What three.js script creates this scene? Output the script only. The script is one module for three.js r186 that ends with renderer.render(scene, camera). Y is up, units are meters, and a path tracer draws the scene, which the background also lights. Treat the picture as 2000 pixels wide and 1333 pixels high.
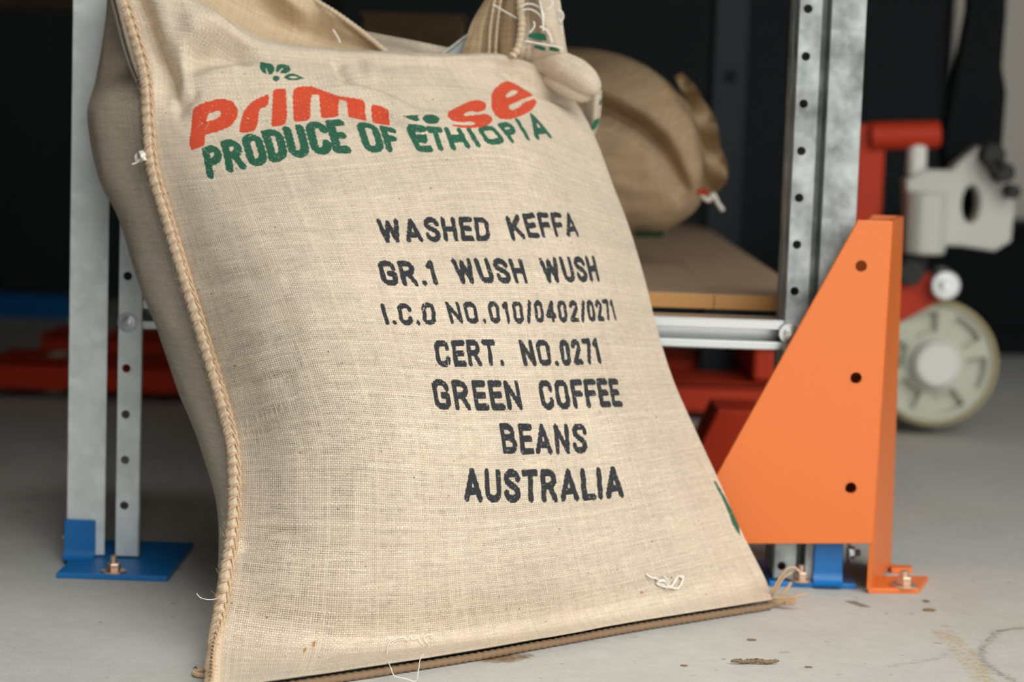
import * as THREE from 'three';
import { RoundedBoxGeometry } from 'three/addons/geometries/RoundedBoxGeometry.js';
import { mergeGeometries, mergeVertices, toCreasedNormals } from 'three/addons/utils/BufferGeometryUtils.js';
import { ImprovedNoise } from 'three/addons/math/ImprovedNoise.js';

// ---------- camera, sky, exposure ----------
const scene = new THREE.Scene();
const camera = new THREE.PerspectiveCamera(2 * Math.atan(666.5 / 4200) * 180 / Math.PI, 2000 / 1333, 0.05, 60);
camera.position.set(0, 0.5, 0);
camera.rotation.order = 'YXZ';
camera.rotation.set(-6.02 * Math.PI / 180, 0, 1.93 * Math.PI / 180);
camera.focus = 1.96;
camera.userData.fStop = 4;
scene.add(camera);
camera.updateMatrixWorld(true);
camera.updateProjectionMatrix();
const renderer = new THREE.WebGLRenderer({ antialias: true });
renderer.toneMapping = THREE.LinearToneMapping;
renderer.toneMappingExposure = 1.0;
renderer.shadowMap.enabled = true;
// overcast daylight: an even bright cloud deck, a little brighter overhead, that reaches the shed through its open front
{
  const W = 64, H = 32, d = new Float32Array(W * H * 4);
  for (let y = 0; y < H; y++) {
    const e = Math.sin(((y + 0.5) / H - 0.5) * Math.PI), k = e > 0 ? (1 + 2 * e) / 3 : 0.18;
    for (let x = 0; x < W; x++) d.set([1.02 * k, 1.0 * k, 0.97 * k, 1], (y * W + x) * 4);
  }
  const sky = new THREE.DataTexture(d, W, H, THREE.RGBAFormat, THREE.FloatType);
  sky.mapping = THREE.EquirectangularReflectionMapping; sky.magFilter = THREE.LinearFilter; sky.needsUpdate = true;
  scene.background = sky;
  scene.backgroundIntensity = 5.45;
}

// ---------- helpers ----------
let seed = 7;
const rnd = () => { seed = (seed + 0x6d2b79f5) | 0; let t = Math.imul(seed ^ (seed >>> 15), 1 | seed); t = (t + Math.imul(t ^ (t >>> 7), 61 | t)) ^ t; return ((t ^ (t >>> 14)) >>> 0) / 4294967296; };
const V3 = (x, y, z) => new THREE.Vector3(x, y, z);
const lerp = (a, b, t) => a + (b - a) * t;
const clamp = (x, a, b) => Math.min(b, Math.max(a, x));
const sstep = (a, b, x) => { const t = clamp((x - a) / (b - a), 0, 1); return t * t * (3 - 2 * t); };
const perlin = new ImprovedNoise();
const noise = (x, y, z = 0) => perlin.noise(x, y, z);
const fbm = (x, y, z = 0, o = 4) => { let s = 0, a = 0.5; for (let i = 0; i < o; i++) { s += a * noise(x, y, z + i * 7.3); x *= 2.03; y *= 2.03; a *= 0.5; } return s; };
// sight lines of the survey: a point of the photograph at a known distance D (metres in front of the camera), or on a level y
function ray(px, py) { return V3(px / 1000 - 1, 1 - py / 666.5, 0.5).unproject(camera).sub(camera.position); }
function at(px, py, D) { const v = ray(px, py); return v.multiplyScalar(-D / v.z).add(camera.position); }
function onFloor(px, py, y = 0) { const v = ray(px, py); return v.multiplyScalar((y - camera.position.y) / v.y).add(camera.position); }

const taken = {};
function numbered(n) { taken[n] = (taken[n] ?? -1) + 1; return taken[n] ? `${n}_${String(taken[n]).padStart(3, '0')}` : n; }
function obj(name, geo, mat, parent) {
  const m = new THREE.Mesh(Array.isArray(geo) ? mergeGeometries(geo.map(plain)) : geo, mat);
  m.castShadow = m.receiveShadow = true;
  if (parent) { m.name = name; parent.worldToLocal(m.position); parent.add(m); } else { m.name = numbered(name); scene.add(m); }
  return m;
}
function plain(g) { const q = g.index ? g.toNonIndexed() : g.clone(); for (const k of Object.keys(q.attributes)) if (!['position', 'normal', 'uv'].includes(k)) q.deleteAttribute(k); q.morphAttributes = {}; q.clearGroups(); if (!q.attributes.uv) q.setAttribute('uv', new THREE.BufferAttribute(new Float32Array(q.attributes.position.count * 2), 2)); return q; }
function tag(o, label, category, group) { o.userData = { label, category }; if (group) o.userData.group = group; return o; }
// a thing whose parts are given in world metres: a Group at its base, parts hang below it shifted back by that base
function thing(name, label, category, base, group) {
  const o = new THREE.Group(); o.name = numbered(name); o.position.copy(base); scene.add(o); tag(o, label, category, group);
  o.updateMatrixWorld(true);
  return o;
}
function struct(name, geo, mat) { const m = new THREE.Mesh(geo, mat); m.name = name; m.castShadow = m.receiveShadow = true; m.userData.kind = 'structure'; scene.add(m); return m; }
function box(x0, x1, y0, y1, z0, z1, r = 0) {
  const w = Math.abs(x1 - x0), h = Math.abs(y1 - y0), d = Math.abs(z1 - z0);
  const g = r ? new RoundedBoxGeometry(w, h, d, 3, Math.min(r, w / 2.01, h / 2.01, d / 2.01)) : new THREE.BoxGeometry(w, h, d);
  return g.translate((x0 + x1) / 2, (y0 + y1) / 2, (z0 + z1) / 2);
}
function tube(pts, r, n = pts.length * 6, radial = 8) {
  const c = new THREE.CatmullRomCurve3(pts), g = new THREE.TubeGeometry(c, n, 1, radial, false), p = g.attributes.position, rr = typeof r === 'function' ? r : () => r;
  const q = V3();
  for (let i = 0; i <= n; i++) {
    c.getPointAt(i / n, q);
    for (let j = 0; j <= radial; j++) { const k = i * (radial + 1) + j, s = rr(i / n, j / radial); p.setXYZ(k, q.x + (p.getX(k) - q.x) * s, q.y + (p.getY(k) - q.y) * s, q.z + (p.getZ(k) - q.z) * s); }
  }
  const caps = [0, n].map((i) => { // close both ends
    c.getPointAt(i / n, q);
    const a = [q.x, q.y, q.z], ix = [];
    for (let j = 0; j < radial; j++) { const k = i * (radial + 1) + j; a.push(p.getX(k), p.getY(k), p.getZ(k)); }
    for (let j = 0; j < radial; j++) ix.push(0, ...(i ? [1 + j, 1 + (j + 1) % radial] : [1 + (j + 1) % radial, 1 + j]));
    const cg = new THREE.BufferGeometry(); cg.setAttribute('position', new THREE.Float32BufferAttribute(a, 3)); cg.setIndex(ix);
    cg.computeVertexNormals();
    return plain(cg);
  });
  g.computeVertexNormals();
  const body = plain(g); // keep the ring seam smooth
  return mergeGeometries([body, ...caps]);
}
function capped(axis, r0, r1, len, seg = 24, bevel = 0) { // a lathe of two radii along an axis with chamfered rims, from 0 to len
  const b = bevel || Math.min(r0, r1, len) * 0.12;
  const g = toCreasedNormals(new THREE.LatheGeometry([[0, 0], [r0 - b, 0], [r0, b], [r1, len - b], [r1 - b, len], [0, len]].map((p) => new THREE.Vector2(...p)), seg), 0.6);
  if (axis === 'z') g.rotateX(Math.PI / 2);
  if (axis === 'x') g.rotateZ(-Math.PI / 2);
  return g;
}
function extrude(shape, depth, bevel = 0) {
  return new THREE.ExtrudeGeometry(shape, { depth: depth - 2 * bevel, bevelEnabled: bevel > 0, bevelThickness: bevel, bevelSize: bevel, bevelOffset: -bevel, bevelSegments: 2, curveSegments: 20 }).translate(0, 0, bevel);
}
function poly(pts, holes = []) {
  const s = new THREE.Shape(pts.map((p) => new THREE.Vector2(...p)));
  for (const [x, y, r] of holes) { const h = new THREE.Path(); h.absarc(x, y, r, 0, Math.PI * 2, true); s.holes.push(h); }
  return s;
}
// surface through rows of points, nu x nv patches, Catmull-Rom both ways; each vertex may be moved by shape(point, s, t)
function cr(a, b, c, d, t) { return 0.5 * (2 * b + (c - a) * t + (2 * a - 5 * b + 4 * c - d) * t * t + (3 * b - a - 3 * c + d) * t * t * t); }
function crRow(row, s) { // row of number arrays
  const n = row.length - 1, x = clamp(s, 0, 1) * n, i = Math.min(n - 1, Math.floor(x)), f = x - i;
  const g = (k) => (k < 0 ? row[0].map((v, m) => 2 * v - row[1][m]) : k > n ? row[n].map((v, m) => 2 * v - row[n - 1][m]) : row[k]);
  const A = g(i - 1), B = g(i), C = g(i + 1), Dd = g(i + 2);
  return B.map((_, m) => cr(A[m], B[m], C[m], Dd[m], f));
}
function gridGeo(f, nu, nv, uv) { // f(s,t) -> Vector3
  const P = [], U = [], I = [];
  for (let j = 0; j <= nv; j++) for (let i = 0; i <= nu; i++) { const p = f(i / nu, j / nv); P.push(p.x, p.y, p.z); U.push(...(uv ? uv(i, j, p) : [i / nu, j / nv])); }
  for (let j = 0; j < nv; j++) for (let i = 0; i < nu; i++) { const a = j * (nu + 1) + i, b = a + 1, c = a + nu + 1, d = c + 1; I.push(a, b, d, a, d, c); }
  const g = new THREE.BufferGeometry();
  g.setAttribute('position', new THREE.Float32BufferAttribute(P, 3)); g.setAttribute('uv', new THREE.Float32BufferAttribute(U, 2)); g.setIndex(I); g.computeVertexNormals();
  return g;
}
function arcUV(g, nu, nv) { // cloth coordinates in metres: mean length along the weft from the left edge, and along the warp from the lower edge
  const p = g.attributes.position, U = g.attributes.uv, q = V3(), r = V3(), W = nu + 1, us = [0], vs = [0];
  for (let i = 1; i <= nu; i++) { let a = 0; for (let j = 0; j <= nv; j++) a += q.fromBufferAttribute(p, j * W + i).distanceTo(r.fromBufferAttribute(p, j * W + i - 1)); us.push(us[i - 1] + a / (nv + 1)); }
  for (let j = 1; j <= nv; j++) { let a = 0; for (let i = 0; i <= nu; i++) a += q.fromBufferAttribute(p, j * W + i).distanceTo(r.fromBufferAttribute(p, (j - 1) * W + i)); vs.push(vs[j - 1] + a / W); }
  for (let j = 0; j <= nv; j++) for (let i = 0; i <= nu; i++) U.setXY(j * W + i, us[i], vs[j]);
  return g;
}

// ---------- the shed: slab, walls, roof, open front ----------
const plainMat = (name, r, g, b, rough = 0.8, extra = {}) => new THREE.MeshStandardMaterial({ name, color: new THREE.Color(r, g, b), roughness: rough, ...extra });
const FX0 = -1.3, FX1 = 1.5, FZ0 = -4.3, FZ1 = -1.5; // the stretch of slab that the colour map covers once
function concrete() {
  const N = 2048, c = document.createElement('canvas'); c.width = c.height = N;
  const g = c.getContext('2d'), X = (x) => (x - FX0) / (FX1 - FX0) * N, Y = (z) => (z - FZ0) / (FZ1 - FZ0) * N, im = g.createImageData(N, N);
  for (let y = 0; y < N; y++) for (let x = 0; x < N; x++) {
    const u = x / N * 2.8, v = y / N * 2.8, k = (y * N + x) * 4;
    const t = 1 + 0.10 * noise(u * 2.3, v * 2.3, 1) + 0.07 * noise(u * 7, v * 7, 2) + 0.05 * noise(u * 26, v * 26, 3) + 0.09 * (rnd() - 0.5) + 0.06 * noise(u * 70, v * 70, 4);
    const w = 0.03 * noise(u * 3, v * 3, 8);
    im.data[k] = s8(0.505 * t * (1 + w)); im.data[k + 1] = s8(0.512 * t); im.data[k + 2] = s8(0.475 * t * (1 - w)); im.data[k + 3] = 255;
  }
  g.putImageData(im, 0, 0);
  for (let i = 0; i < 700; i++) { const r = 0.6 + rnd() * rnd() * 2.6; g.fillStyle = `rgba(${60 + rnd() * 60},${55 + rnd() * 40},${40 + rnd() * 30},${0.25 + 0.5 * rnd()})`; g.beginPath(); g.ellipse(rnd() * N, rnd() * N, r * (1 + rnd()), r, rnd() * 3, 0, 6.3); g.fill(); }
  for (let i = 0; i < 26; i++) { const x = X(0.05 + rnd() * 0.7), y = Y(-2.3 + rnd() * 0.45); g.fillStyle = `rgba(150,112,66,${0.3 + 0.3 * rnd()})`; g.beginPath(); g.ellipse(x, y, 1.5 + rnd() * 3, 0.8 + rnd(), rnd() * 3, 0, 6.3); g.fill(); }
  // dusty soil by the bottom seam, a rusty streak and the rim of a dried puddle to the right
  const smear = (pts, w, col, a) => { g.lineCap = 'round'; for (let i = 0; i < 900; i++) { const f = rnd() * (pts.length - 1), k = Math.floor(f), m = f - k, p = [lerp(pts[k][0], pts[k + 1][0], m), lerp(pts[k][1], pts[k + 1][1], m)]; g.fillStyle = `rgba(${col},${a * rnd()})`; g.beginPath(); g.arc(X(p[0]) + (rnd() - 0.5) * w * 2, Y(p[1]) + (rnd() - 0.5) * w, 0.6 + rnd() * w * 0.16, 0, 6.3); g.fill(); } };
  const F = (px, py) => { const p = onFloor(px, py); return [p.x, p.z]; };
  smear([F(1838, 1232), F(1872, 1262), F(1900, 1300), F(1930, 1340)], 8, '172,132,78', 0.26);
  smear([F(960, 1292), F(1010, 1280)], 12, '120,92,64', 0.22);
  smear([F(1660, 1175), F(1690, 1186)], 4, '120,110,90', 0.3);
  const rim = (pts, a, wd) => { for (let k = 0; k + 1 < pts.length; k++) for (let i = 0; i < 150; i++) { const m = rnd(), w = wd * (0.7 + 1.6 * Math.max(0, noise(k * 3.1 + m * 2.5, 4, 4) + 0.2)), x = X(lerp(pts[k][0], pts[k + 1][0], m)) + (rnd() + rnd() - 1) * w * 3, y = Y(lerp(pts[k][1], pts[k + 1][1], m)) + (rnd() + rnd() - 1) * w * 2; g.fillStyle = `rgba(96,88,72,${a * rnd()})`; g.beginPath(); g.arc(x, y, 0.5 + rnd() * 0.8, 0, 6.3); g.fill(); } };
  rim([F(2040, 1226), F(1985, 1228), F(1948, 1234), F(1938, 1246), F(1920, 1264), F(1914, 1278), F(1924, 1296), F(1946, 1312), F(1975, 1328), F(2010, 1350)], 0.25, 1.6);
  rim([F(1740, 1302), F(1790, 1294), F(1835, 1286), F(1862, 1268)], 0.12, 1.8);
  const d = g.getImageData(0, 0, N, N).data, out = new Uint8Array(d.length);
  for (let y = 0; y < N; y++) out.set(d.subarray((N - 1 - y) * N * 4, (N - y) * N * 4), y * N * 4);
  const map = dataTex(out, N, true);
  const B = 1024, b = new Uint8Array(B * B * 4); // fine grain of the trowelled face, 0.8 m to a tile
  for (let y = 0; y < B; y++) for (let x = 0; x < B; x++) {
    const a = x / B * 2 * Math.PI, e = y / B * 2 * Math.PI, k = (y * B + x) * 4;
    const h = 0.5 + 0.30 * noise(x * 0.34, y * 0.34, 3) + 0.14 * noise(x * 0.11, y * 0.11, 5) + 0.12 * noise(Math.cos(a) * 9, Math.sin(a) * 9 + Math.cos(e) * 9, Math.sin(e) * 9);
    b[k] = b[k + 1] = b[k + 2] = Math.round(255 * clamp(h, 0, 1)); b[k + 3] = 255;
  }
  const bump = dataTex(b, B); bump.repeat.set(2.8 / 0.8, 2.8 / 0.8);
  return new THREE.MeshStandardMaterial({ name: 'worn_concrete', map, bumpMap: bump, bumpScale: 0.0011, roughness: 0.62 });
}
const s8 = (x) => Math.round(255 * (x <= 0.0031308 ? 12.92 * Math.max(0, x) : 1.055 * Math.pow(Math.min(1, x), 1 / 2.4) - 0.055));
function dataTex(data, n, srgb) {
  const t = new THREE.DataTexture(data, n, n, THREE.RGBAFormat); t.magFilter = THREE.LinearFilter; t.minFilter = THREE.LinearMipmapLinearFilter; t.generateMipmaps = true; t.wrapS = t.wrapT = THREE.RepeatWrapping;
  if (srgb) t.colorSpace = THREE.SRGBColorSpace;
  t.needsUpdate = true; return t;
}
const dark = plainMat('charcoal_painted_wall', 0.015, 0.022, 0.023, 0.9), pale = plainMat('pale_sheet', 0.72, 0.69, 0.60, 0.7), grey = plainMat('grey_render', 0.16, 0.16, 0.155, 0.85);
{
  const concreteMat = concrete();
  const g = box(-3.4, 4.4, -0.2, 0, -5.4, -1.3), p = g.attributes.position, U = g.attributes.uv;
  for (let i = 0; i < p.count; i++) U.setXY(i, (p.getX(i) - FX0) / (FX1 - FX0), 1 - (p.getZ(i) - FZ0) / (FZ1 - FZ0));
  struct('floor', g, concreteMat);
  struct('wall_back', box(-3.4, 4.4, 0, 3.2, -5.6, -5.4), dark);
  struct('wall_left', box(-3.6, -3.4, 0, 3.2, -5.6, -1.3), grey);
  struct('wall_right', box(4.4, 4.6, 0, 3.2, -5.6, -1.3), grey);
  struct('ceiling', box(-3.6, 4.6, 3.2, 3.4, -5.6, -1.3), grey);
  struct('wall_front', mergeGeometries([box(-3.4, -0.5, 0, 3.2, -1.55, -1.35), box(3.3, 4.4, 0, 3.2, -1.55, -1.35), box(-0.5, 3.3, 2.3, 3.2, -1.55, -1.35)].map(plain)), grey);
  struct('added_wall_outside', box(-9, 0.1, 0, 8, 3.0, 3.3), grey); // unseen wall, added to block the sky light from the left
  struct('floor_apron', box(-8, 9, -0.2, -0.004, -1.3, 8), plainMat('outdoor_paving', 0.38, 0.37, 0.35, 0.9));
}

// ---------- the standing sack: shape of its cloth ----------
const up9 = (row) => Array.from({ length: 9 }, (_, i) => crRow(row, i / 8));
const sackRows = [
  up9([[418, 1346], [640, 1315], [930, 1270], [1220, 1218], [1508, 1172]]),
  up9([[427, 1240], [660, 1262], [920, 1240], [1200, 1190], [1494, 1130]]),
  up9([[446, 1130], [670, 1150], [910, 1140], [1180, 1105], [1449, 1040]]),
  up9([[462, 1000], [675, 1005], [900, 1010], [1150, 985], [1402, 935]]),
  up9([[460, 880], [670, 865], [890, 880], [1125, 868], [1358, 840]]),
  up9([[440, 790], [640, 745], [870, 752], [1095, 750], [1316, 745]]),
  up9([[405, 670], [600, 625], [840, 630], [1068, 630], [1284, 645]]),
  up9([[368, 550], [560, 515], [800, 512], [1040, 508], [1259, 545]]),
  up9([[335, 440], [520, 410], [760, 395], [1005, 388], [1229, 445]]),
  up9([[303, 330], [480, 315], [715, 290], [965, 275], [1196, 358]]),
  up9([[294, 235], [430, 235], [665, 215], [930, 200], [1162, 268]]),
  up9([[288, 150], [400, 150], [640, 150], [895, 155], [1128, 205]]),
  [[264, 60], [325, 62], [400, 78], [510, 110], [632, 120], [760, 128], [880, 128], [985, 128], [1090, 158]],
  [[232, -40], [305, -25], [385, 8], [500, 76], [622, 96], [755, 104], [872, 109], [975, 110], [1070, 132]],
];
const sackNear = [0, 1.90, 1.935, 1.97, 2.0, 2.03, 2.055, 2.075, 2.095, 2.11, 2.125, 2.14, 2.15, 2.16];
const sackFar = [0, 2.232, 2.245, 2.25, 2.255, 2.26, 2.268, 2.28, 2.295, 2.31, 2.33, 2.335, 2.33, 2.32];
const sackBelly = [0, 0.092, 0.125, 0.145, 0.155, 0.155, 0.148, 0.136, 0.12, 0.102, 0.084, 0.068, 0.054, 0.044];
const pillow = (s) => (s < 0.5 ? Math.pow(Math.sin(Math.PI * s), 0.85) : Math.sqrt(Math.max(0, 1 - Math.pow((s - 0.5) / 0.5, 2))));
const sackGrid = sackRows.map((row, j) => row.map(([x, y], i) => {
  const s = i / 8;
  if (!j) return onFloor(x, y, 0.012).toArray();
  return at(x, y, lerp(sackNear[j], sackFar[j], s) - sackBelly[j] * pillow(s)).toArray();
}));
// over the top ridge and down behind it
{
  const top = sackGrid[13], a = V3(), d = [[0.000, -0.028], [-0.03, -0.06]];
  for (const [dy, dz] of d) sackGrid.push(top.map((p) => [p[0], p[1] + dy, p[2] + dz]));
}
const SN = sackGrid.length - 1, T_TOP = 13 / SN;
// folds: [s, t ...] polylines in cloth fractions, half width, height (a valley is negative)
const folds = [
  { lip: true, pts: [[0.457, 0.715], [0.491, 0.702], [0.521, 0.685], [0.557, 0.668], [0.580, 0.653], [0.596, 0.633], [0.616, 0.617], [0.648, 0.612], [0.682, 0.612], [0.725, 0.619]], w: 0.022, h: 0.006, fade: 0.22 },
  { pts: [[0.041, 0.845], [0.053, 0.782], [0.085, 0.750], [0.139, 0.729]], w: 0.046, h: -0.019, fade: 0.12 },
  { pts: [[0.185, 0.757], [0.251, 0.772], [0.309, 0.792], [0.345, 0.817]], w: 0.034, h: -0.016 },
  { pts: [[0.19, 0.81], [0.26, 0.825], [0.33, 0.845]], w: 0.03, h: 0.010 },
  { pts: [[0.205, 0.738], [0.289, 0.75], [0.343, 0.762]], w: 0.016, h: 0.007 },
  { pts: [[0.086, 0.681], [0.167, 0.698], [0.229, 0.713]], w: 0.010, h: -0.004 },
  { pts: [[0.06, 0.70], [0.13, 0.71], [0.19, 0.735]], w: 0.014, h: 0.004 },
  { pts: [[0.524, 0.809], [0.526, 0.755], [0.534, 0.710]], w: 0.011, h: -0.006 },
  { pts: [[0.578, 0.834], [0.585, 0.769], [0.588, 0.711]], w: 0.011, h: 0.004 },
  { pts: [[0.014, 0.341], [0.098, 0.346], [0.196, 0.343]], w: 0.006, h: -0.0028 },
  { pts: [[0.018, 0.302], [0.141, 0.314]], w: 0.005, h: -0.0022 },
  { pts: [[0.018, 0.281], [0.125, 0.297]], w: 0.005, h: -0.0022 },
  { pts: [[0.005, 0.166], [0.03, 0.168], [0.086, 0.179], [0.177, 0.182]], w: 0.007, h: -0.004 },
  { pts: [[0.011, 0.460], [0.093, 0.461], [0.193, 0.455]], w: 0.008, h: -0.002 },
  { pts: [[0.013, 0.382], [0.091, 0.388], [0.190, 0.385]], w: 0.006, h: -0.002 },
  { pts: [[0.86, 0.79], [0.93, 0.755], [1.0, 0.735]], w: 0.022, h: -0.008, fade: 0.1 },
];
for (const f of folds) { // beads along each fold, so that its flanks stay smooth
  f.beads = [];
  const n = f.pts.length - 1, N = 10 * n;
  for (let k = 0; k <= N; k++) { const a = k / N, [x, y] = crRow(f.pts, a), [x1, y1] = crRow(f.pts, Math.min(1, a + 0.02)), [x0, y0] = crRow(f.pts, Math.max(0, a - 0.02)), L = Math.hypot(x1 - x0, y1 - y0), e = f.fade ?? 0.25; f.beads.push([x, y, sstep(0, e, a) * sstep(1, 1 - e, a), (x1 - x0) / L, (y1 - y0) / L]); }
}
function foldHeight(s, t) {
  let h = 0;
  for (const f of folds) {
    if (f.lip) { // cloth above the line stands out over the cloth below it
      let sw = 1e-30, sx = 0, sf = 0;
      for (const [x, y, v, tx, ty] of f.beads) { const d2 = (s - x) ** 2 + (t - y) ** 2, w = Math.exp(-d2 / (0.02 * 0.02)); sw += w; sx += w * (tx * (t - y) - ty * (s - x)); sf += w * v; }
      const x = sx / sw, near = sf / sw * Math.min(1, sw), w = f.w;
      h += f.h * near * (x > 0 ? Math.exp(-Math.pow(x / (w * 2.4), 2)) : sstep(-w * 0.8, 0, x)) - f.h * 0.3 * near * (x < 0 ? Math.exp(-Math.pow((x + w) / w, 2)) : Math.exp(-1) * Math.exp(-Math.pow(x / w, 2) * 3));
    } else {
      let a = 0;
      for (const [x, y, v] of f.beads) { const d2 = ((s - x) ** 2 + (t - y) ** 2) / (f.w * f.w); if (d2 < 9) a += Math.pow(v * Math.exp(-d2), 5); }
      h += f.h * Math.pow(a, 0.2);
    }
  }
  return h;
}
function sackBase(s, t) { return V3(...crRow(sackGrid.map((row) => crRow(row, s)), t)); }
function sackPoint(s, t) {
  const p = sackBase(s, t), e = 0.004;
  const a = sackBase(Math.min(1, s + e), t).sub(sackBase(Math.max(0, s - e), t)), b = sackBase(s, Math.min(1, t + e)).sub(sackBase(s, Math.max(0, t - e)));
  const n = a.cross(b).normalize(), edge = sstep(0, 0.03, s) * sstep(1, 0.94, s) * sstep(0, 0.05, t) * sstep(1, 0.9, t);
  const h = foldHeight(s, t) + 0.0028 * edge * fbm(s * 5, t * 6, 3, 3) + 0.0012 * edge * fbm(s * 16, t * 19, 9, 2);
  return p.addScaledVector(n, h * sstep(0, 0.02, s) * sstep(1, 0.97, s));
}
const SU = 230, SV = 290;
const sackFront = arcUV(gridGeo(sackPoint, SU, SV), SU, SV);

// ---------- jute cloth and the print on it (millimetres of cloth: from the left seam, from the bottom seam) ----------
const CU = 0.68, CV = 0.84, CN = 2048;
const inkLines = [ // words, then stations: letter index, foot of the line, top of the line
  ["WASHED KEFFA", [[0,201.5,447.6,203.2,472.3],[6,326.7,445.3,331.2,468.8],[7,348.8,445.8,348.7,469.5],[12,449.4,461.5,453.1,488.6]]],
  ["GR.1 WUSH WUSH", [[0,186.6,400.7,189.2,426.9],[4,250.4,401.9,252.2,426.1],[5,269.9,401.8,269.6,427],[9,359.6,402.3,358.2,425.9],[10,379.1,403.4,377.1,427.5],[14,466.2,413.6,467.1,441.5]]],
  ["I.C.O NO.010/0402/0271", [[0,175.8,358.8,177.1,379.9],[5,232.6,361.3,237.4,382.5],[6,245.6,361.6,245.7,382.7],[9,294.6,361.9,296.7,382.1],[12,341.9,361.8,344.9,382.8],[17,417.5,365.8,421.1,387.4],[22,482.5,370.5,482,393.5]]],
  ["CERT. NO.0271", [[0,217.9,318.4,220.9,343.9],[5,304.8,319.3,307.2,343.9],[6,325,318.8,324.1,343.9],[9,376.2,318.6,379.7,344.2],[13,436.3,321.8,437.7,348.2]]],
  ["GREEN COFFEE", [[0,206.5,277.6,206.5,304.3],[5,316.7,276.8,317.3,303.1],[6,336.2,276.2,338.5,303.2],[12,446.3,274.9,452.3,303.7]]],
  ["BEANS", [[0,278.8,237.1,278.5,263.6],[5,383.1,230.9,389.7,259.1]]],
  ["AUSTRALIA", [[0,228.8,194.4,229.1,224],[9,413.6,180.2,419.9,211.9]]],
];
const greenLine = [
  ["PRODUCE OF ETHIOPIA", [[0,56.2,536.5,62.1,571.4],[1,77.3,541.5,86.5,580.2],[3,123.8,548.5,134.8,589.1],[4,144.7,550.9,158.6,592.3],[6,190.6,552,203.9,596.4],[7,206.8,550.7,219.6,594.8],[8,219.4,549.1,230.5,592.2],[9,245.2,547.5,251.8,582.8],[10,256.1,546.6,266.6,574.6],[11,275.7,544.1,275.8,573.9],[12,296.3,543.6,294.3,565.8],[13,313.8,543.7,311.6,563.7],[14,341.9,544.5,336.5,563.6],[15,354.5,545.4,350.6,566.5],[16,388.8,554.3,379.2,573.6],[17,409.2,563.7,405.3,587.9],[18,427.4,571.3,423.1,601.6],[19,467.1,585.7,464,621.7]]],
];
const redShapes = [
  [74.4,624,93,629.1,113.6,632.2,124.7,628.9,126.3,619.1,120.3,609.2,109.2,600.5,92.2,595,75.8,592.3,70.5,580.5,66.6,576.4,50.8,572.3,52.3,583,61.1,599.2],
  [114,591.2,119.9,601.1,130.1,615.9,140.5,625,151.6,630.4,162.9,633.9,159.9,624.9,155.6,620.2,147.8,618.7,138.5,600.6,129.5,591],
  [168.7,638.6,181.4,640.4,176,620.8,172,608.5,164.4,596.2,149.3,594.6,157.3,610.1,163.6,624.7],
  [186.4,634.8,189.6,639.5,197.2,642.5,205.8,641.6,213.5,636,221.1,630.3,228.6,624.4,236,620.9,249,615.7,250.2,610.4,246.1,595.6,243.5,591.3,236.5,595.7,229.1,599.3,232,607.2,234.8,617.6,227.8,621.8,224.6,613.9,219.1,600.1,202.2,600.2,206.5,614.6,210.8,629.8,208.8,631.8,204.2,631.4,201.4,626.6,191.2,599.5,174.1,598.9,178.9,610.9,183.6,625.5],
  [256,608.7,263.8,604.3,268.7,598,267.5,591.7,264.9,582.5,263.2,581.2,256.8,584,249.4,587.8,253,599.1],
  [326.3,583.2,331.6,590.9,346.5,600.4,364.7,610.7,376,614.2,382,611.2,380.2,604.1,375.1,597.2,365.9,592.5,357.8,593.3,350.9,590.5,345.6,585.6,348.5,584.1,361.8,588,375.1,590.8,380.2,587.9,378.4,581.3,371.3,574,359.2,568.2,341.5,565.8,324.7,567.4,326.6,569.4,343,569.6,353.1,571.3,355.5,574.4,351.2,575.7,336.6,574.1,327.8,575.3],
  [397.4,628.8,412.3,648.8,427.2,661.1,446.4,669.2,461,671.9,474.9,670.1,480.4,663.1,477.5,654.3,469.6,650.4,446,639.2,414,616.8,410.5,609.7,415.6,609,431.3,620.3,442.6,631.5,470.3,646.3,473.1,642.5,462.1,631.5,445.4,617.8,424,603.2,402.5,590.5,389.6,586.5,385.6,592.4,386.4,605.6],
];
const greenShapes = [
  [557,178, 562,176, 567,150, 568,122, 562,110, 558,124, 561,150],
  [278.2,585.9,285.7,584,296,584.8,292.1,580.9,293.4,576.1,288.4,575.1,282.6,579.7],
  [296.2,578.2,302.3,583.9,308.8,584.8,314,582.4,315.2,576.4,310.3,570.8,302.5,569.7,297.3,572.2],
  [160,680.6,172.7,676.8,175.3,666.6,172.4,658.9,168.5,657,166.8,670.8,166,669.5,167.3,657.5,162.1,661.5,160.2,672.4],
  [176.5,674.6,181.5,679.4,189.1,676,190.7,666.3,186,660.3,179.1,659.1,183.4,669.8,182.2,670.5,176.8,660,175.9,664.3],
  [175.4,656.5,178,654.3,177.2,650,173.8,648.2,171.1,650.1,171.9,654.3],
  [181.9,653.4,187,659.3,193.2,660,197.6,656.4,201.8,652.5,194,650.4,185.5,650.4],
];
const openShapes = [
  [92.2,616.8,105.5,619.8,107.4,617.6,104.1,613.5,96.7,610.1,85.5,607.5,88.3,612.6],
  [419.9,635.3,425.9,643.5,438.8,652.8,448,654.8,445.9,650.2,433.9,642.2,419.9,632.9],
  [184.9,653.6,191.5,656.3,197.7,653.7,190.8,652.5],
];

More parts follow.
